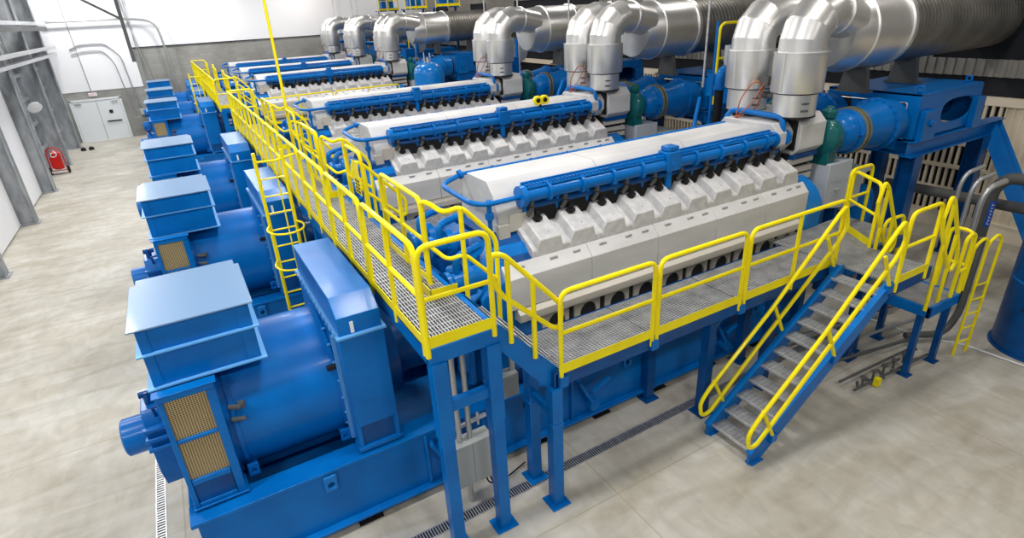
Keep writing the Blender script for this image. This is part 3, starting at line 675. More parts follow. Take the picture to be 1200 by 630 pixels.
def make_module():
    t = thing('air_cooler_module', (0, YC, 0))
    x0, x1, y0, y1, z0, z1 = 12.55, 15.0, -1.1, .8, 3.2, 4.08
    m = MB(); m.box(x0, y0, z1-.05, x1, y1, z1); m.box(x0, y0, z0, x0+.05, y1, z1); m.box(x1-.05, y0, z0, x1, y1, z1)
    m.plate('y', y0, y0+.05, x0+.05, x1-.05, z0, z1-.05, x0+1.55, z0+.42, .62, .24, 32, 3); m.plate('y', y1-.05, y1, x0+.05, x1-.05, z0, z1-.05, x0+1.55, z0+.42, .62, .24, 32, 3)
    m.box(x0, y0+.3, z0-.25, x0+.06, y1-.3, z0)
    m.build('module_casing', 'blue', t, bevel=.008)
    m = MB(); m.cyl((13.7, -.4, 3.55), (15.3, -.4, 3.55), .22, n=20); m.cyl((13.7, .3, 3.55), (15.3, .3, 3.55), .22, n=20); m.build('cooler_core', 'navy', t)
    for (x, y) in ((x0+.15, y0+.12), (x1-.15, y1-.15), (x1-.25, y0+.2)):
        m = MB(); m.plate('x', x-.015, x+.015, y-.07, y+.07, z1, z1+.13, y, z1+.07, .03, .03, 14, 2); m.build('lifting_lug', 'blue', t, bevel=.02)
    m = MB()
    for y in (-.5, .25): m.prism([(y, 3.94), (y+.28, 3.94), (y+.28, 3.72), (y+.14, 3.62), (y, 3.72)], 'x', x0-.006, x0)
    m.build('dark_slot', 'dark', t)
    m = MB(); m.tube(rounded([(x0-.02, .6, 3.9), (x0-.02, -.88, 3.9), (x0-.02, -.9, 3.3)], .04), .012, 6); m.build('sensor_tube', 'galv', t)
    m = MB(); m.box(x0+.1, y0-.12, 3.15, x0+.6, y0-.001, 3.75); m.cyl((x0+.35, y0-.11, 3.5), (x0+.35, y0-.17, 3.5), .07, n=12); m.build('side_bracket', 'blue', t, bevel=.01)
    m = MB(); m.box(x1-.35, y0-.12, 3.15, x1-.02, y0-.001, 3.8); m.build('side_bracket', 'blue', t, bevel=.01)
    # supporting steelwork
    def ib(p0, p1, h=.3, w_=.26):
        p0, p1 = Vector(p0), Vector(p1); u = Vector((0, 0, 1)) if abs((p1-p0).normalized().z) < .8 else Vector((0, 1, 0))
        s = (p1-p0).normalized().cross(u).normalized(); uu = s.cross((p1-p0).normalized())
        mm.bar(p0+uu*h/2, p1+uu*h/2, w_, .025, u); mm.bar(p0-uu*h/2, p1-uu*h/2, w_, .025, u); mm.bar(p0, p1, .02, h, u)
    mm = MB(); ib((12.55, -1.05, 3.0), (16.3, -1.05, 3.0)); ib((12.55, 1.0, 3.0), (16.3, 1.0, 3.0)); ib((12.7, -1.0, 3.0), (12.7, 1.0, 3.0), .24); mm.build('support_beam', 'blue', t)
    for (x, y) in ((12.8, -1.05), (12.8, 1.0), (15.6, -1.05), (15.6, 1.0)):
        mm = MB(); ib((x, y, 0), (x, y, 2.85), .3, .28); mm.box(x-.22, y-.22, 0, x+.22, y+.22, .03); mm.build('support_column', 'navy', t)
    return t
def make_control():
    t = thing('control_cabinet', (10.55, YC-.62, 0))
    m = MB(); m.prism([(-.3, 2.2), (-.3, 3.05), (.42, 3.05), (.42, 2.35), (.3, 2.1)], 'y', -.3, .28); m.build('cabinet_body', 'ltgrey', t, bevel=.008)
    m = MB(); m.box(-.05, -.33, 2.52, .1, -.3, 2.54); m.build('cabinet_handle', 'galv', t)
    m = MB(); m.box(.42, -.25, 2.0, .95, .3, 2.72); m.box(.38, -.3, 2.7, 1.1, .35, 2.78); m.build('side_cabinet', 'boxgrey', t, bevel=.008)
    m = MB(); m.box(-.25, -.25, 1.02, -.15, .2, 2.2); m.box(.7, -.2, 0, .8, .2, 2.0); m.box(.2, -.25, 1.02, .3, .2, 2.1); m.build('cabinet_stand', 'navy', t)
    return t

LABELS = {
 'base_frame': ('blue base frame with lifting lugs', 'machine base', 'blue base frames under the engine rows'),
 'generator': ('blue generator with terminal box and mesh grilles', 'generator', 'blue generators in a row along the aisle'),
 'gas_engine': ('grey and blue gas engine with ten rocker covers', 'engine', 'gas engines in parallel rows'),
 'exhaust_pipework': ('silver twin elbow exhaust pipes and big duct', 'exhaust duct', 'silver exhaust ducts behind the engines'),
 'air_cooler_module': ('blue boxy air cooler frame on columns', 'air cooler', 'blue air cooler modules under the ducts'),
 'control_cabinet': ('small grey cabinet below the teal turbocharger', 'cabinet', 'grey cabinets beside the turbochargers'),
}
def label_row(o, kind, k):
    base, cat, grp = LABELS[kind]; tag(o, base+', '+ROWNAME[k], cat, grp)
protos = {'base_frame': make_base(), 'generator': make_generator(), 'gas_engine': make_engine(), 'exhaust_pipework': make_exhaust(), 'air_cooler_module': make_module(), 'control_cabinet': make_control()}
for kind, p in protos.items():
    for k in ROWS[1:]:
        c = copy_tree(p); c.location = Vector(p.location)+Vector((0, SP*k, 0)); label_row(c, kind, k)
    label_row(p, kind, 0)

# ------------------------------------------------------------------ walkways
RR = .03
def rail(parent, p0, p1, h=1.07, mid=.55, posts=0, toe=False, path=None, name='handrail', drop=.05, toeh=.12):
    p0, p1 = Vector(p0), Vector(p1); up = Vector((0, 0, h)); m = MB()
    pth = [p0-Vector((0, 0, drop)), p0+up]+([Vector(q)+up for q in path] if path else [])+[p1+up, p1-Vector((0, 0, drop))]
    m.tube(rounded(pth, .14), RR, 10)
    mu = Vector((0, 0, mid)); m.tube(rounded([p0+mu]+([Vector(q)+mu for q in path] if path else [])+[p1+mu], .1), RR*.85, 8)
    for k in range(posts):
        q = p0.lerp(p1, (k+1)/(posts+1)) if not path else Vector(path[min(k, len(path)-1)]); m.tube([q-Vector((0, 0, drop)), q+up], RR, 8)
    o = m.build(name, 'yellow', parent)
    if toe:
        d = (p1-p0).normalized(); m = MB(); m.bar(p0+Vector((0, 0, toeh/2)), p1+Vector((0, 0, toeh/2)), .008, toeh); m.build('toe_board', 'yellow', parent)
    return o
def grating(parent, x0, y0, x1, y1, z, along='y', pitch=.034, rod=.1, th=.03):
    m = MB(); bw = pitch*.40
    if along == 'y':
        x = x0
        while x < x1: m.box(x, y0, z-th, x+bw, y1, z); x += pitch
        y = y0
        while y < y1: m.box(x0, y, z-.012, x1, y+.012, z-.001); y += rod
    else:
        y = y0
        while y < y1: m.box(x0, y, z-th, x1, y+bw, z); y += pitch
        x = x0
        while x < x1: m.box(x, y0, z-.012, x+.012, y1, z-.001); x += rod
    return m.build('grating', 'grate', parent, smooth=False)
ZC, ZS = 2.92, 2.05
CX0, CX1 = 1.64, 2.36
def catwalk(y0, y1, rows, label, last_end):
    t = thing('catwalk', (0, 0, 0), label, 'walkway')
    y = y0
    while y < y1-.1:
        b = min(y+SP/2, y1); grating(t, CX0, y+.01, CX1, b-.01, ZC, 'y', .036, .12); y = b
    for x in (CX0-.02, CX1+.02):
        m = MB(); m.box(x-.03, y0, ZC-.2, x+.03, y1, ZC-.0); m.build('stringer', 'blue', t)
    m = MB(); m.box(CX0-.05, y0-.03, ZC-.2, CX1+.05, y0+.03, ZC-.02); m.build('stringer', 'blue', t)
    m = MB(); m.box(CX0-.05, y0-.035, ZC, CX1, y0-.028, ZC+.13); m.build('toe_board', 'yellow', t)
    rail(t, (CX0-.04, y0-.03, ZC-.05), (CX1, y0-.03, ZC-.05), h=1.15, mid=.6)
    rail(t, (CX0-.04, y1, ZC-.05), (CX1, y1, ZC-.05), h=1.15, mid=.6)
    # left rail, one panel per half row; gaps where the caged ladders land
    y = y0; n = 0
    while y < y1-.2:
        b = min(y+1.76, y1); gap = any(abs((y+b)/2-(YC+SP*k+2.9+.1)) < .1 and k in LAD for k in rows)
        rail(t, (CX0-.04, y+.04, ZC-.05), (CX0-.04, b-.04, ZC-.05), h=1.15, mid=.62, posts=1)
        y = b
    m = MB(); m.box(CX0-.05, y0, ZC-.02, CX0-.042, y1, ZC+.11); m.build('toe_board', 'yellow', t)
    for k in rows:
        b = y0+SP*(k-rows[0])
        e = min(b+2.95, y1)
        rail(t, (CX1-.12, b+1.45, ZC-.05), (CX1-.12, e, ZC-.05), h=1.13, mid=.6, posts=1, toe=True)
        if k != rows[-1]: rail(t, (CX1+.02, b+4.35, ZC-.05), (CX1+.02, b+SP-.05, ZC-.05), h=1.13, mid=.6, posts=0)
    # frames carrying the walkway
    for k in rows:
        b = y0+SP*(k-rows[0])
        yy = [b+.03]+([b+3.6] if b+3.6 < y1 else [])
        for q in yy:
            for x in (1.7, 2.33):
                m = MB(); m.box(x-.085, q-.085, 1.75, x+.085, q+.085, ZC-.2); m.box(x-.075, q-.075, 0, x+.075, q+.075, 1.75); m.box(x-.085, q-.085, 1.7, x+.085, q+.085, 1.76)
                m.box(x-.15, q-.13, 0, x+.15, q+.13, .02); m.build('post', 'blue', t, bevel=.006)
            m = MB(); m.box(1.78, q-.05, 2.05, 2.25, q+.05, 2.17); m.build('cross_beam', 'blue', t)
    return t
LAD = (0, 5)
catwalk(4.74, 20.9, [0, 1, 2], 'long raised catwalk with yellow railings across the three rows nearest the staircase', None)
catwalk(25.95, 41.2, [4, 5, 6], 'far raised catwalk with yellow railings beyond the empty bay, reaching the end wall', None)

# short stair flights from the catwalk down to the side walkways
def loop(m, pts, r=RR, rad=.12): m.tube(rounded(pts, rad), r, 10, caps=True)
def short_stair(y0, label):
    t = thing('short_stair', (CX1, y0, ZS), label, 'stair', 'short stairs off the catwalk'); W = .86; L = .82; H = ZC-ZS
    m = MB(); yy = W+.03
    m.tube(rounded([(-.14, 1.36, H-.1), (-.14, 1.36, H+1.08), (-.1, 1.2, H+1.08), (-.02, 1.0, H+1.0), (.14, yy, H+1.08), (.57, yy, H+.6), (.56, yy, H-.5)], .12), RR, 10)
    m.tube(rounded([(-.14, 1.36, H+.55), (-.02, 1.0, H+.42), (.14, yy, H+.5), (.56, yy, H+.05)], .1), RR*.85, 8)
    m.tube([(.14, yy, H-.1), (.14, yy, H+1.06)], RR, 8); m.build('handrail', 'yellow', t)
    m = MB(); m.box(-.3, W+.1, H, .05, W+.108, H+.12); m.box(-.3, W+.1, H, -.292, W+.5, H+.12); m.build('toe_board', 'yellow', t)
    for y in (0, W):
        m = MB(); m.prism([(0, H), (.06, H), (L, .02), (L, -.16), (.62, -.16), (0, H-.24)], 'y', y-.012, y+.012); m.prism([(0, H+.006), (.07, H+.006), (L+.01, .02), (L+.0, .0), (.06, H-.01)], 'y', y-.02, y+.02)
        m.build('stringer', 'blue', t)
        if y: continue
        m = MB(); A = (.06, y-.03, H+.78); B = (.78, y-.03, .98); a2 = (.02, y-.03, H+.42); b2 = (.82, y-.03, .62)
        loop(m, [(.0, y-.03, H+.6), (.02, y-.03, H+.84), (.16, y-.03, H+.8), B, (.87, y-.03, .86), (.85, y-.03, .58), (.74, y-.03, .62), (.1, y-.03, H+.36), (.0, y-.03, H+.6)])
        m.tube([(.2, y-.03, H-.26), (.2, y-.03, H+.72)], RR, 8); m.tube([(.5, y-.03, .3), (.5, y-.03, 1.3)], RR, 8)
        m.build('handrail', 'yellow', t)
    for i in range(3):
        z = H-(i+1)*H/4; x = .1+i*.22; m = MB()
        for k in range(6): m.box(x+k*.036, .02, z-.03, x+.014+k*.036, W-.02, z)
        m.box(x-.004, .02, z-.03, x+.006, W-.02, z+.002); m.box(x, .014, z-.035, x+.2, .02, z); m.box(x, W-.02, z-.035, x+.2, W-.014, z); m.build('tread', 'grate', t, smooth=False)
    return t
short_stair(4.74, 'short steel stair with looped yellow rails at the near end of the catwalk')
short_stair(4.74+SP-.35, 'short steel stair with looped yellow rails between the first and second engine rows')
short_stair(4.74+2*SP-.35, 'short steel stair with looped yellow rails between the second and third engine rows')
short_stair(25.98, 'short steel stair with yellow rails at the near end of the far catwalk')

# side walkway along the first row
def side_walk():
    t = thing('side_walkway', (0, 0, 0), 'grey grating walkway with yellow railing alongside the first engine', 'walkway')
    seg = [3.14, 4.63, 6.29, 8.45]
    for a, b in zip(seg[:-1], seg[1:]): grating(t, a+.01, 4.72, b-.01, 5.62, ZS, 'x', .036, .05)
    grating(t, 8.46, 3.78, 9.5, 5.84, ZS, 'x', .036, .05); grating(t, 9.5, 4.72, 10.6, 5.84, ZS, 'x', .036, .05)
    m = MB(); m.box(3.1, 4.66, ZS-.2, 8.45, 4.72, ZS); m.box(3.1, 5.6, ZS-.2, 8.45, 5.64, ZS-.0); m.box(3.08, 4.66, ZS-.22, 3.13, 5.64, ZS+.02); m.box(8.42, 3.74, ZS-.2, 9.5, 3.79, ZS-.0);  m.box(9.5, 4.66, ZS-.2, 10.6, 4.72, ZS)
    m.build('deck_frame', 'navy', t, bevel=.004)
    x = [(3.18, 4.6), (4.68, 6.25), (6.34, 8.45)]
    for i, (a, b) in enumerate(x):
        rail(t, (a, 4.66, ZS-.02), (b, 4.66, ZS-.02), h=1.08, mid=.55, posts=1 if i == 2 else 0, drop=.12)
        m = MB(); m.box(a, 4.64, ZS-.01, b, 4.648, ZS+.12); m.build('toe_board', 'yellow', t)
    m = MB(); [m.box(q-.06, 4.62, ZS-.2, q+.06, 4.66, ZS-.06) for q in (3.2, 4.64, 6.3, 8.4)]; m.build('rail_socket', 'blue', t)
    rail(t, (8.5, 3.74, ZS-.02), (9.3, 3.74, ZS-.02), h=1.1, mid=.58, drop=.12)
    m = MB(); m.box(8.5, 3.72, ZS, 9.3, 3.728, ZS+.12); m.build('toe_board', 'yellow', t)
    rail(t, (9.5, 4.72, ZS-.02), (9.95, 5.45, ZS-.02), h=1.1, mid=.58)
    rail(t, (9.95, 5.5, ZS-.02), (10.6, 5.5, ZS-.02), h=1.1, mid=.58)
    m = MB(); m.bar((9.5, 4.7, ZS+.06), (9.95, 5.45, ZS+.06), .008, .12); m.build('toe_board', 'yellow', t)
    for (x_, y_) in ((3.1, 5.24), (3.1, 4.7), (5.6, 5.7), (6.05, 4.95), (7.4, 4.9), (7.7, 5.6), (9.3, 4.6), (9.2, 5.6)):
        m = MB(); m.box(x_-.075, y_-.075, 0, x_+.075, y_+.075, ZS-.2); m.box(x_-.14, y_-.14, 0, x_+.14, y_+.14, .02); m.box(x_-.085, y_-.085, 1.3, x_+.085, y_+.085, 1.34)
        m.build('post', 'blue' if x_ < 4 else 'navy', t, bevel=.006)
    m = MB(); m.bar((3.1, 4.7, 1.45), (3.1, 5.24, 1.45), .08, .1); m.bar((6.05, 4.95, 1.5), (6.6, 4.95, 1.85), .06, .08); m.bar((7.4, 4.9, 1.2), (7.4, 5.6, 1.85), .06, .08); m.build('brace', 'blue', t)
side_walk()
for k in (1, 2, 5, 6):
    y = YC+SP*k-SP/2
    t = thing('cross_walkway', (0, y, 0), 'grating walkway just before the engine, '+ROWNAME[k], 'walkway', 'grating walkways between the engines')
    grating(t, 3.14, -1.35, 9.4, 1.35, ZS, 'x', .06, .2)
    m = MB(); m.box(3.1, -1.36, ZS-.2, 9.4, -1.3, ZS); m.box(3.1, 1.3, ZS-.2, 9.4, 1.36, ZS); m.box(3.1, -1.3, ZS-.2, 3.14, 1.3, ZS); m.build('deck_frame', 'navy', t)
    m = MB(); [m.box(x-.06, s*1.25-.06, 0, x+.06, s*1.25+.06, ZS-.2) for x in (3.3, 6.2, 9.2) for s in (-1, 1)]; m.build('leg', 'navy', t)
t = thing('cross_walkway', (0, 26, 0), 'walkway with low yellow railing facing the empty bay', 'walkway')
grating(t, 3.14, 0, 9.2, 1.1, ZS, 'x', .06, .2)
rail(t, (3.2, 0, ZS-.02), (6.1, 0, ZS-.02), posts=1, toe=True); rail(t, (6.2, 0, ZS-.02), (9.1, 0, ZS-.02), posts=1, toe=True)
m = MB(); m.box(3.1, -.03, ZS-.2, 9.2, .03, ZS); [m.box(x-.06, .0, 0, x+.06, .12, ZS-.2) for x in (3.2, 6.1, 9.1)]; m.build('deck_frame', 'navy', t)

# main staircase
def staircase():
    t = thing('staircase', (0, 0, 0), 'grey tread staircase with blue stringers and looped yellow handrails', 'staircase')
    xb, xt, n = 5.75, 8.42, 11; ya, yb = 3.78, 4.52
    def zz(x): return (x-xb)/(xt-xb)*ZS+.02
    for y in (ya, yb):
        m = MB(); m.prism([(xb-.05, .02), (xb+.2, .02), (xt+.05, ZS-.2), (xt+.05, ZS+.02), (xt-.05, ZS+.02), (xb-.05, .2)], 'y', y-.02, y+.02)
        m.prism([(xb-.06, .2), (xb-.06, .22), (xt-.05, ZS+.04), (xt-.03, ZS+.01)], 'y', y-.045, y+.045); m.box(xb-.02, y-.06, 0, xb+.22, y+.06, .02)
        m.build('stringer', 'blue', t)
    for i in range(n):
        z = (i+1)*ZS/(n+.6); x = xb+.05+(i)*(xt-xb-.1)/(n-.1); m = MB()
        for k in range(7): m.box(x+k*.036, ya+.02, z-.03, x+.018+k*.036, yb-.02, z)
        for k in range(10): m.box(x, ya+.04+k*.075, z-.012, x+.235, ya+.055+k*.075, z-.001)
        m.mat(1).box(x-.018, ya+.02, z-.03, x+.014, yb-.02, z+.003)
        m.build('tread', ['grate', 'galv'], t, smooth=False)
    for y in (ya-.05, yb+.05):
        m = MB(); sl = ZS/(xt-xb)
        def P(x, h): return (x, y, zz(x)+h)
        loop(m, [P(6.9, .86), P(5.72, .82), (5.55, y, .62), (5.6, y, .38), (5.75, y, .36), P(6.9, .44), P(8.3, .52), (8.45, y, 2.72), (8.32, y, 3.06), (8.2, y, 2.98), P(6.9, .86)], rad=.1)
        for x in (5.8, 6.95, 8.0): m.tube([P(x, .86), (x+.3, y, zz(x+.3)+.08)], RR*.9, 8)
        m.build('handrail', 'yellow', t)
        m = MB(); [m.box(x+.26, y-.03, zz(x+.3)-.03, x+.38, y+.05, zz(x+.3)+.1) for x in (5.8, 6.95, 8.0)]; m.build('rail_bracket', 'blue', t, bevel=.006)
staircase()

# lower step platform with its yellow ladder, right of the landing
t = thing('step_platform', (0, 0, 0), 'small low grating platform with yellow rails and blue legs past the landing', 'platform')
grating(t, 9.55, 3.65, 10.4, 4.7, 1.35, 'x', .036, .05)
m = MB(); m.box(9.5, 3.6, 1.18, 10.45, 3.65, 1.36); m.box(9.5, 4.7, 1.18, 10.45, 4.75, 1.36); m.box(10.4, 3.6, 1.18, 10.45, 4.75, 1.36); m.box(9.5, 3.6, 1.18, 9.55, 4.75, 1.36); m.build('deck_frame', 'blue', t, bevel=.006)
for (x_, y_) in ((10.38, 3.72), (9.6, 3.75), (10.38, 4.65), (9.6, 4.65)):
    m = MB(); m.box(x_-.045, y_-.045, 0, x_+.045, y_+.045, 1.2); m.box(x_-.09, y_-.09, 0, x_+.09, y_+.09, .015); m.build('post', 'navy', t)
for y in (3.68, 4.62):
    m = MB(); loop(m, [(9.28, y, 2.9), (9.36, y, 3.22), (9.48, y, 3.12), (10.0, y, 2.3), (10.1, y, 2.0), (9.98, y, 1.85), (9.85, y, 1.95), (9.35, y, 2.65), (9.28, y, 2.9)]); m.tube([(9.5, y, 1.3), (9.5, y, 3.06)], RR, 8); m.tube([(9.85, y, 1.3), (9.85, y, 2.5)], RR, 8); m.build('handrail', 'yellow', t)
rail(t, (10.15, 3.64, 1.3), (10.42, 3.64, 1.3), h=1.12, mid=.5); rail(t, (10.44, 4.72, 1.3), (9.9, 4.74, 1.3), h=1.12); rail(t, (10.44, 3.66, 1.3), (10.44, 4.0, 1.3), h=1.12)
t = thing('step_ladder', (10.85, 3.6, 0), 'short yellow vertical ladder leaning on the low platform', 'ladder')
m = MB()
for dy, dx in ((0, 0), (-.05, .33)):
    m.tube(rounded([(dx, dy, 0), (dx+.02, dy, 2.15), (dx-.1, dy+.02, 2.27), (dx-.3, dy+.05, 2.15), (dx-.3, dy+.05, 1.36)], .1), .024, 8)
m.build('ladder_rails', 'yellow', t)
m = MB(); [m.tube([(0, 0, z), (.33, -.05, z)], .015, 6) for z in (.25, .53, .81, 1.09, 1.37)]; m.build('rung', 'yellow', t)

# caged ladders on the aisle side of the catwalk
def cage_ladder(x, y, label):
    t = thing('caged_ladder', (x, y, 0), label, 'ladder', 'yellow caged ladders'); W = .43
    m = MB(); m.tube([(0, 0, 0), (0, 0, 4.05)], .03, 8); m.tube([(W, 0, 0), (W, 0, 4.05)], .03, 8); m.tube([(0, 0, 3.9), (.3, 0, 3.88), (W+.3, .05, 3.95)], .02, 8); m.build('ladder_rails', 'yellow', t)
    m = MB(); [m.tube([(0, 0, .3+k*.3), (W, 0, .3+k*.3)], .015, 6) for k in range(12)]; m.build('rung', 'yellow', t)
    m = MB()
    for z in (2.15, 2.8): m.tube(rounded([(0, 0, z), (-.1, -.25, z), (-.02, -.55, z), (W/2, -.66, z), (W+.02, -.55, z), (W+.1, -.25, z), (W, 0, z)], .2), .018, 8)
    for (a, b) in ((-.02, -.5), (W/2, -.62), (W+.02, -.5)): m.tube([(a, b, 2.15), (a, b, 3.9 if b < -.6 else 2.8)], .012, 6)
    m.build('safety_cage', 'yellow', t)
cage_ladder(.93, 10.15, 'tall yellow caged ladder rising between the first two generators')
cage_ladder(.95, 30.2, 'yellow caged ladder rising between far generators by the end wall')

# ------------------------------------------------------------------ smaller things near the front
t = thing('junction_box', (2.2, 5.3, 0), 'grey electrical enclosure hung between the blue posts at the walkway foot', 'electrical box')
m = MB(); m.box(-.25, -.11, .42, .27, .11, 1.08); m.build('enclosure', 'boxgrey', t, bevel=.01)
m = MB(); m.box(-.02, -.113, .43, -.01, -.105, 1.07); m.build('door_seam', 'column', t)
m = MB(); m.tube([(-.14, 0, 1.08), (-.14, 0, 2.7)], .035, 10); m.tube([(.0, 0, 1.08), (.0, 0, 2.7)], .035, 10); m.tube([(-.05, .02, 0), (-.05, .02, .42)], .035, 10); m.build('conduit', 'conduit', t)
m = MB(); m.tube(rounded([(.18, 0, .42), (.2, 0, .2), (.4, .02, .1), (.6, .1, .06), (.9, .2, .05)], .1), .012, 6); m.tube(rounded([(.3, .1, .4), (.26, .05, .2), (.36, -.02, .02)], .1), .012, 6); m.build('cable', 'black', t)
m = MB(); m.bar((-.3, .16, 1.14), (.32, .16, 1.2), .04, .04); m.cyl((.2, .15, 1.1), (.2, .15, 1.28), .02, n=8); m.build('strut_channel', 'galv', t)
t = thing('terminal_enclosure', (3.02, 5.6, 0), 'small grey terminal box under the near end of the side walkway', 'electrical box')
m = MB(); m.box(-.2, -.08, 1.25, .06, .1, 1.6); m.build('enclosure', 'boxgrey', t, bevel=.01); MB().box(-.02, .0, 1.58, .05, .03, 1.88).build('mounting_strap', 'conduit', t); MB().box(.04, -.01, 1.84, .12, .03, 1.88).build('mounting_bracket', 'conduit', t)
t = thing('warning_tag', (2.28, 9.1, 3.4), 'yellow tag with small black writing hanging on the catwalk rail', 'sign')
MB().box(-.008, -.16, -.05, .0, .16, .5).build('tag_plate', 'yellow', t)
m = MB()
for i in range(4):
    for j in range(2): m.box(-.012, -.12+j*.13, -.02+i*.06, -.008, -.12+j*.13+.09, -.02+i*.06+.035)
m.build('printed_lines', 'black', t)
t = thing('alarm_beacon', (7.54, 11.75, 3.66), 'yellow twin alarm beacon on a black post over the second engine', 'beacon')
m = MB(); m.cyl((0, 0, -.02), (0, 0, .24), .03, n=10); m.build('post', 'black', t)
for dx in (-.09, .1):
    m = MB(); m.lathe([(-.09, .03), (-.09, .1), (-.05, .11), (.04, .1), (.06, .05)], (dx, 0, .32), (.2, 1, 0), 18); hd = m.build('lamp_head', 'yellow', t)
    m = MB(); m.lathe([(-.096, .02), (-.096, .05), (-.09, .055)], (dx, 0, .32), (.2, 1, 0), 14); m.build('lens', 'black', hd)
t = thing('yellow_pole', (2.42, 15.45, 2.7), 'thin yellow vertical pole rising from the catwalk to the roof', 'pole')
m = MB(); m.tube([(0, 0, 0), (0, 0, CEIL-2.72)], .035, 10); m.box(-.08, -.08, -.02, .08, .08, .01); m.build('pole_shaft', 'yellow', t)

# blue tank in the empty bay
t = thing('pressure_tank', (9.35, 22.9, 0), 'round-topped blue pressure tank standing in the empty bay', 'tank')
m = MB(); m.lathe([(.25, .3), (.3, .5), (.5, .62), (3.75, .62), (3.95, .56), (4.08, .4), (4.14, .2), (4.15, .0)], (0, 0, 0), (0, 0, 1), 40); m.build('vessel', 'bluetop', t)
m = MB(); [m.cyl((.45*math.cos(a), .45*math.sin(a), 0), (.45*math.cos(a), .45*math.sin(a), .5), .05, n=8) for a in (.5, 2.6, 4.7)]; m.build('leg', 'navy', t)
m = MB(); m.cyl((0, 0, 4.12), (0, 0, 4.32), .05, n=10); m.cyl((-.15, 0, 4.1), (-.15, 0, 4.55), .02, n=8); m.cyl((.1, 0, 4.1), (.1, 0, 4.5), .02, n=8); m.build('top_fitting', 'galv', t)

# big blue stack leg / vessel at the right edge, and pipework
t = thing('blue_vessel', (12.3, 2.88, 0), 'thick round dark blue column on the floor at the right edge', 'column vessel')
m = MB(); m.lathe([(0, .74), (.03, .74), (.035, .7), (2.5, .7), (2.55, .65)], (0, 0, 0), (0, 0, 1), 64); m.build('shell', 'navy', t)
m = MB(); m.cyl((-.5, -.45, .16), (-.56, -.53, .16), .06, n=12); m.box(-.78, .05, .9, -.68, .2, .98); m.build('port', 'dark', t)
m = MB(); m.lathe([(1.3, .701), (1.31, .706), (1.33, .706), (1.34, .701)], (0, 0, 0), (0, 0, 1), 48); m.build('weld_ring', 'blue', t)
t = thing('drain_hose', (0, 0, 0), 'thin pale hose running from the blue column across the floor', 'hose')
m = MB(); m.tube([(11.73, 2.5, .15), (11.4, 2.7, .03), (11.35, 3.6, .02), (11.0, 4.3, .02), (10.9, 5.2, .02)], .016, 8); m.build('hose', 'whitepaint', t)
t = thing('blue_brace', (0, 0, 0), 'slanting blue steel beam from the module corner down to the right', 'beam')
m = MB()
for off, w_, h_ in ((.13, .3, .03), (-.13, .3, .03), (0, .03, .26)):
    a = Vector((16.1, 6.0, 3.05)); b = Vector((14.6, 3.4, .0)); dn = Vector((-.5, 0, 0)).normalized(); m.bar(a+dn*off*-1, b+dn*off*-1, h_ if off else .26, w_ if off else .03, up=(0, 1, 0))
m.build('brace_beam', 'blue', t)
t = thing('upright_tank', (12.35, 6.55, 0), 'slim dark blue upright tank beside the support column', 'tank')
m = MB(); m.lathe([(.1, .2), (.15, .26), (1.95, .26), (2.1, .2), (2.18, .08)], (0, 0, 0), (0, 0, 1), 28); m.build('vessel', 'blue', t); MB().cyl((0, 0, 0), (0, 0, .12), .2, n=16).build('foot_ring', 'navy', t)
def pipe(name, pts, r, m_, label, cat='pipe', rad=.2, group=None, n=12):
    m = MB(); m.tube(rounded(pts, rad, 6), r, n); o = m.build(name, m_); return tag(o, label, cat, group)
pipe('insulated_pipe', [(14.0, 6.9, 1.84), (14.0, 3.2, 1.9)], .11, 'pipegrey', 'thick dark grey pipe crossing behind the low platform')
o = pipe('insulated_pipe', [(13.5, 4.66, 0), (13.5, 4.66, 2.3), (13.55, 4.5, 2.55), (13.7, 3.6, 2.55)], .11, 'pipegrey', 'grey bent pipe with a blue label near the right edge', rad=.3)
m = MB(); aa = [math.radians(t) for t in (205, 220, 235, 250, 265)]
for a_, b_ in zip(aa[:-1], aa[1:]):
    P = [(13.5+.114*math.cos(t), 4.66+.114*math.sin(t)) for t in (a_, b_)]; m.add([(P[0][0], P[0][1], 1.55), (P[1][0], P[1][1], 1.55), (P[1][0], P[1][1], 2.08), (P[0][0], P[0][1], 2.08)], [(0, 1, 2, 3)])
lb = m.build('pipe_label', 'signblue', None); lb.parent = o
m = MB(); t_ = math.radians(235); cx, cy = 13.5+.118*math.cos(t_), 4.66+.118*math.sin(t_); tx, ty = -math.sin(t_), math.cos(t_)
for i, (h_, w2) in enumerate(((.05, .05), (.035, .04), (.04, .045), (.035, .035), (.045, .05), (.035, .045), (.04, .05))):
    z = 1.6+i*.065
    for q0, q1, z0, z1 in ((-w2/2, w2/2, z, z+.012), (-w2/2, -w2/2+.014, z, z+h_)): m.add([(cx+tx*q0, cy+ty*q0, z0), (cx+tx*q1, cy+ty*q1, z0), (cx+tx*q1, cy+ty*q1, z1), (cx+tx*q0, cy+ty*q0, z1)], [(0, 1, 2, 3)])
lt = m.build('label_lettering', 'white', None); lt.parent = lb
for i, (x, y) in enumerate(((12.5, 4.45), (12.5, 4.65), (12.5, 4.85))):
    pipe('conduit_pipe', [(x, y, 0), (x, y, 2.3+.12*i), (x+.08, y-.03, 2.55+.1*i), (x+.5, y-.1, 2.62+.1*i)], .04 if i else .055, 'conduit', ['grey vertical conduit nearest the low platform', 'grey vertical conduit, middle one of three by the low platform', 'grey vertical conduit, last of three by the low platform'][i], 'conduit')
pipe('bent_pipe', [(10.6, 4.3, .15), (11.2, 3.95, .15), (11.45, 3.9, .5), (11.45, 3.9, 2.0)], .06, 'pipegrey', 'dark grey bent pipe curving up behind the yellow ladder', rad=.4)
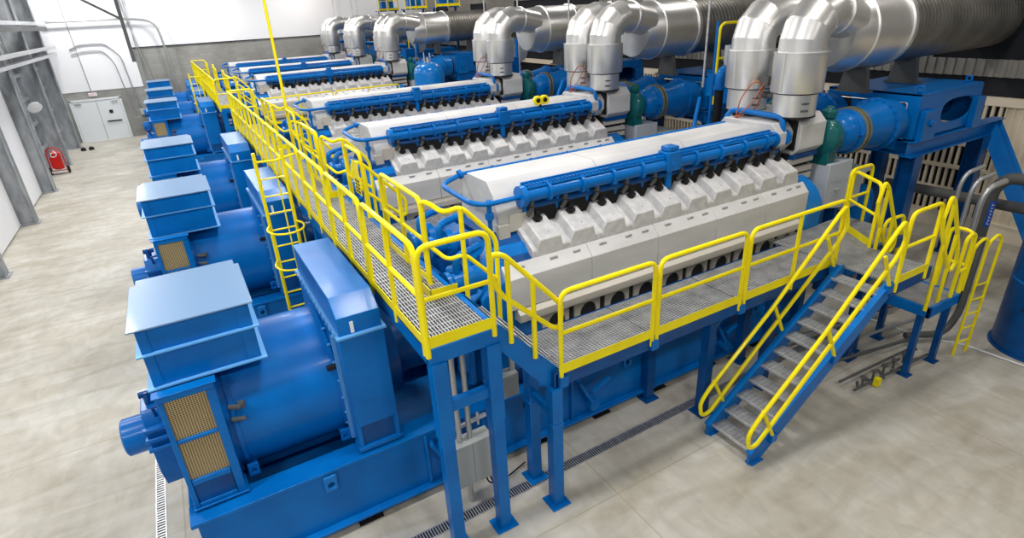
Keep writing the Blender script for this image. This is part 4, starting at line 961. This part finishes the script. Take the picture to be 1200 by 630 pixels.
for i, (y, z, x1) in enumerate(((4.45, .12, 10.9), (4.75, .2, 11.3), (5.3, .15, 11.6), (5.05, .35, 11.2))):
    pipe('floor_pipe', [(8.7, y+.1, z), (x1, y-.3, z)], .03, 'conduit' if i % 2 else 'pipegrey', 'thin floor pipe running under the landing, ' + ['lowest and nearest', 'second from the stair', 'third from the stair', 'raised one'][i], 'pipe')
t = thing('valve_manifold', (9.4, 3.9, 0), 'low cluster of small valves and pipes under the landing', 'valve set')
m = MB()
for k in range(6): m.tube([(-.9+k*.3, .1*math.sin(k*2), .08), (-.75+k*.3, .1*math.cos(k*3), .08)], .025, 6); m.cyl((-.8+k*.3, 0, .08), (-.8+k*.3, 0, .24), .02, n=8); m.lathe([(0, .05), (.02, .05)], (-.8+k*.3, 0, .24), (0, 0, 1), 10)
m.tube([(-1.0, 0, .08), (1.0, -.1, .08)], .022, 8); m.tube([(-1.0, .25, .1), (1.0, .15, .1)], .022, 8); m.build('valve_pipes', 'pipegrey', t)
m = MB(); m.box(-.55, -.12, .02, -.45, -.04, .16); m.build('yellow_handle', 'yellow', t)

# drop pipes, brackets and vertical blue pipes between rows at the exhaust end
for i, k in enumerate(ROWS):
    y = YC+SP*k
    t = thing('vent_pipe_stand', (11.9, y+2.1, 0), 'blue pipe riser with black hose, '+ROWNAME[k], 'pipe riser', 'blue pipe risers between the rows')
    m = MB(); m.tube([(0, .3, 0), (0, .3, 3.2)], .06, 10); m.tube(rounded([(-1.45, -.1, 4.15), (-1.45, -.1, 4.5), (-1.2, .0, 4.52), (-.6, .2, 4.45)], .2), .1, 14); m.cyl((-1.45, -.1, 3.0), (-1.45, -.1, 3.38), .09, n=14); m.tube(rounded([(-2.3, -.3, 3.0), (-2.25, -.2, 3.5), (-1.7, .2, 3.95)], .25), .045, 10); m.box(-.7, .0, 3.7, -.2, .5, 4.3); m.cyl((-1.0, .5, 3.0), (-1.0, .5, 5.5), .03, n=8)
    m.box(-.3, .1, 2.2, .5, .7, 2.9); m.lathe([(0, .13), (.05, .13)], (-1.45, -.1, 4.14), (0, 0, 1), 16); m.cyl((-.4, 1.0, 3.8), (-.4, 1.0, 4.3), .16, n=16); m.cyl((.3, .9, 3.0), (.3, .9, 4.9), .08, n=12)
    m.build('riser_pipe', 'blue', t)
    m = MB(); m.cyl((-1.45, -.1, 3.38), (-1.45, -.1, 4.15), .095, n=14); m.build('rubber_hose', 'black', t)
    m = MB(); m.box(-2.2, -.3, 1.9, .6, .3, 2.0); m.box(-2.0, -.2, 0, -1.85, -.05, 1.9); m.box(-1.5, -.15, 2.0, -1.4, -.05, 3.0); m.box(.3, -.2, 0, .45, -.05, 1.9); m.tube([(-2.2, .35, 2.8), (-.1, .5, 2.85)], .05, 8); m.build('pipe_rack', 'navy', t)
    m = MB(); m.cyl((-.2, -.1, 3.1), (-.2, -.1, CEIL), .03, n=8); m.cyl((-1.2, .6, 4.1), (-1.2, .6, CEIL), .025, n=8); m.build('hanger_rod', 'galv', t)
    m = MB(); m.lathe([(0, .3), (.08, .34), (.16, .3)], (.6, 1.1, 4.35), (0, 1, 0), 20); m.tube(rounded([(.2, 1.15, 4.9), (.2, 1.15, 4.4), (.6, 1.15, 4.05)], .2), .1, 12); m.build('pump_casing', 'ltgrey', t)
    m = MB(); m.tube(rounded([(.0, 1.3, 3.5), (.0, 1.3, 5.4), (1.6, 1.3, 5.4)], .2), .035, 8); m.tube([(0, 1.3, 4.6), (1.6, 1.3, 4.6)], .03, 8); m.build('guard_rail', 'yellow', t)
    # tan wall crate backdrop item between rows
for i, k in enumerate((1, 2)):
    y = YC+SP*k-2.2
    t = thing('slatted_crate', (12.0, y+.1, 0), 'cream slatted panel below the air pipes, '+ROWNAME[k], 'crate')
    m = MB(); m.box(0, 0, 0, 1.6, .06, 2.2); m.build('panel', 'tan', t, bevel=.01)
    m = MB()
    for a in range(2):
        for b in range(3):
            for c in range(3): m.box(.3+a*.7+b*.14, -.006, 1.3+c*.16, .38+a*.7+b*.14, .0, 1.4+c*.16)
    m.build('vent_slots', 'column', t)
# small yellow railed platforms above the far ducts
for i, k in enumerate((4, 5, 6)):
    y = YC+SP*k
    t = thing('duct_platform', ({4: 13.0, 5: 13.4, 6: 13.6}[k], y+.9, 6.06), 'small yellow railed platform above duct, '+ROWNAME[k], 'platform', 'yellow railed platforms over the far ducts')
    m = MB(); m.box(-.5, -.3, .1, .8, .5, .16); m.box(-.5, .1, -6.06, -.4, .2, .1); m.box(.7, .1, -6.06, .8, .2, .1); m.build('deck', 'navy', t)
    rail(t, (-.5, -.3, .16), (.8, -.3, .16), h=1.05, posts=1, toe=True)
    m = MB(); m.box(-.25, -.15, .16, .55, .35, 1.3); m.build('fan_box', 'blue', t, bevel=.02)

# ------------------------------------------------------------------ aisle side
t = thing('wheeled_extinguisher', (-5.25, 33.2, 0), 'red wheeled fire extinguisher against the left wall columns', 'fire extinguisher')
m = MB(); m.lathe([(.2, .1), (.24, .2), (.95, .2), (1.02, .12), (1.08, .05)], (0, .1, 0), (0, 0, 1), 24); m.build('cylinder', 'red', t)
m = MB(); m.tube(rounded([(-.3, 0, .15), (-.3, -.02, 1.0), (-.15, -.05, 1.22), (.15, -.05, 1.22), (.3, -.02, 1.0), (.3, 0, .15)], .15), .022, 8); m.box(-.3, -.14, .12, .3, .1, .16); m.box(-.22, -.13, .3, .22, -.1, .8); m.build('cart_frame', 'red', t)
for s in (-1, 1): m = MB(); m.lathe([(-.035, .06), (-.035, .17), (.035, .17), (.035, .06)], (s*.34, .05, .17), (1, 0, 0), 20); m.build('wheel', 'black', t)
m = MB(); m.tube(rounded([(0, -.1, 1.08), (.12, -.16, 1.0), (.1, -.18, .85), (-.1, -.18, .8), (-.12, -.16, 1.0), (.1, -.16, 1.0)], .08), .018, 6); m.box(-.3, -.16, .1, .3, -.14, .16); m.build('hose', 'whitepaint', t)
for i, x in enumerate((-4.82, -4.45)):
    m = MB(); m.lathe([(0, .1), (.02, .13), (.12, .12), (.18, .05)], (x, 39.0, 0), (0, 0, 1), 14); tag(m.build('rubber_stopper', 'black'), ['black cap on the floor beside the far wall column', 'black cap on the floor, the one farther from the wall column'][i], 'floor cap')
# cable trays and overhead rails along the left wall
t = thing('cable_tray', (-4.88, 0, 0), 'lower pair of long white cable trays along the left wall columns', 'cable tray')
for z, x in ((4.85, 0), (5.2, .05)): m = MB(); m.box(x-.12, 20, z, x+.14, 41.2, z+.13); m.build('tray', 'galv', t)
t = thing('cable_tray', (-4.88, 0, 0), 'upper pale cable tray running high along the left wall', 'cable tray')
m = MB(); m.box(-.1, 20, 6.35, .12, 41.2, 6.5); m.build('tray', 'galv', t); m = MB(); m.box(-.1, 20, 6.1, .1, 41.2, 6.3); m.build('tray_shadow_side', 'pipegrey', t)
# conduits on the end wall
def conduit(pts, r, label, m_='conduit', rad=.3, nm='wall_conduit'):
    return pipe(nm, pts, r, m_, label, 'conduit', rad, None, 10)
conduit([(-4.9, YF-.35, 6.5), (-.9, YF-.35, 6.5), (.3, YF-.35, 6.3), (.45, YF-.35, 5.2), (.55, YF-.3, 1.5)], .06, 'thick grey conduit bending down the end wall', 'conduit', 1.2)
conduit([(-4.0, YF-.08, CEIL), (-3.85, YF-.08, 2.72)], .025, 'thin conduit dropping to the exit sign')
conduit([(-4.2, YF-.1, 5.05), (-3.7, YF-.1, 5.3), (-2.5, YF-.1, 5.3), (-1.9, YF-.1, 4.6), (-1.7, YF-.1, 1.4)], .035, 'upper bent conduit left of the block wall edge')
conduit([(-4.2, YF-.1, 4.8), (-3.6, YF-.1, 4.95), (-2.7, YF-.1, 4.95), (-2.3, YF-.1, 4.3), (-2.05, YF-.1, 1.3)], .03, 'lower bent conduit above the double door')
conduit([(-1.45, YF-.12, CEIL), (-.55, YF-.12, 2.2)], .03, 'thin straight conduit right of the dark brace')
conduit([(-1.0, YF-.12, CEIL), (-1.0, YF-.12, 2.6)], .025, 'second thin straight conduit by the dark brace')
t = thing('wall_sensor', (-1.62, YF-.12, 1.2), 'small grey device at the foot of the end wall conduits', 'wall device')
m = MB(); m.box(-.15, -.1, 0, .15, .1, .35); m.build('device_body', 'boxgrey', t, bevel=.02)
t = thing('hanging_brace', (0, 0, 0), 'dark steel hanger with diagonal brace near the roof at left', 'steel brace')
m = MB(); m.bar((-.5, 16.2, 5.3), (-.5, 16.2, CEIL), .07, .09); m.bar((-.52, 16.2, 6.2), (-2.6, 16.2, 7.6), .04, .05); m.build('hanger', 'pipegrey', t)
t = thing('wall_lamp', (-5.3, 33.0, 3.15), 'round white lamp sticking out from the left wall columns', 'lamp')
m = MB(); m.lathe([(0, .03), (.1, .05), (.14, .26), (.2, .28), (.22, .2)], (0, 0, 0), (.3, -.6, -.5), 20); m.build('lamp_shade', 'white', t)
m = MB(); m.bar((-.45, .3, .1), (0, 0, .0), .03, .03); m.build('arm', 'galv', t)
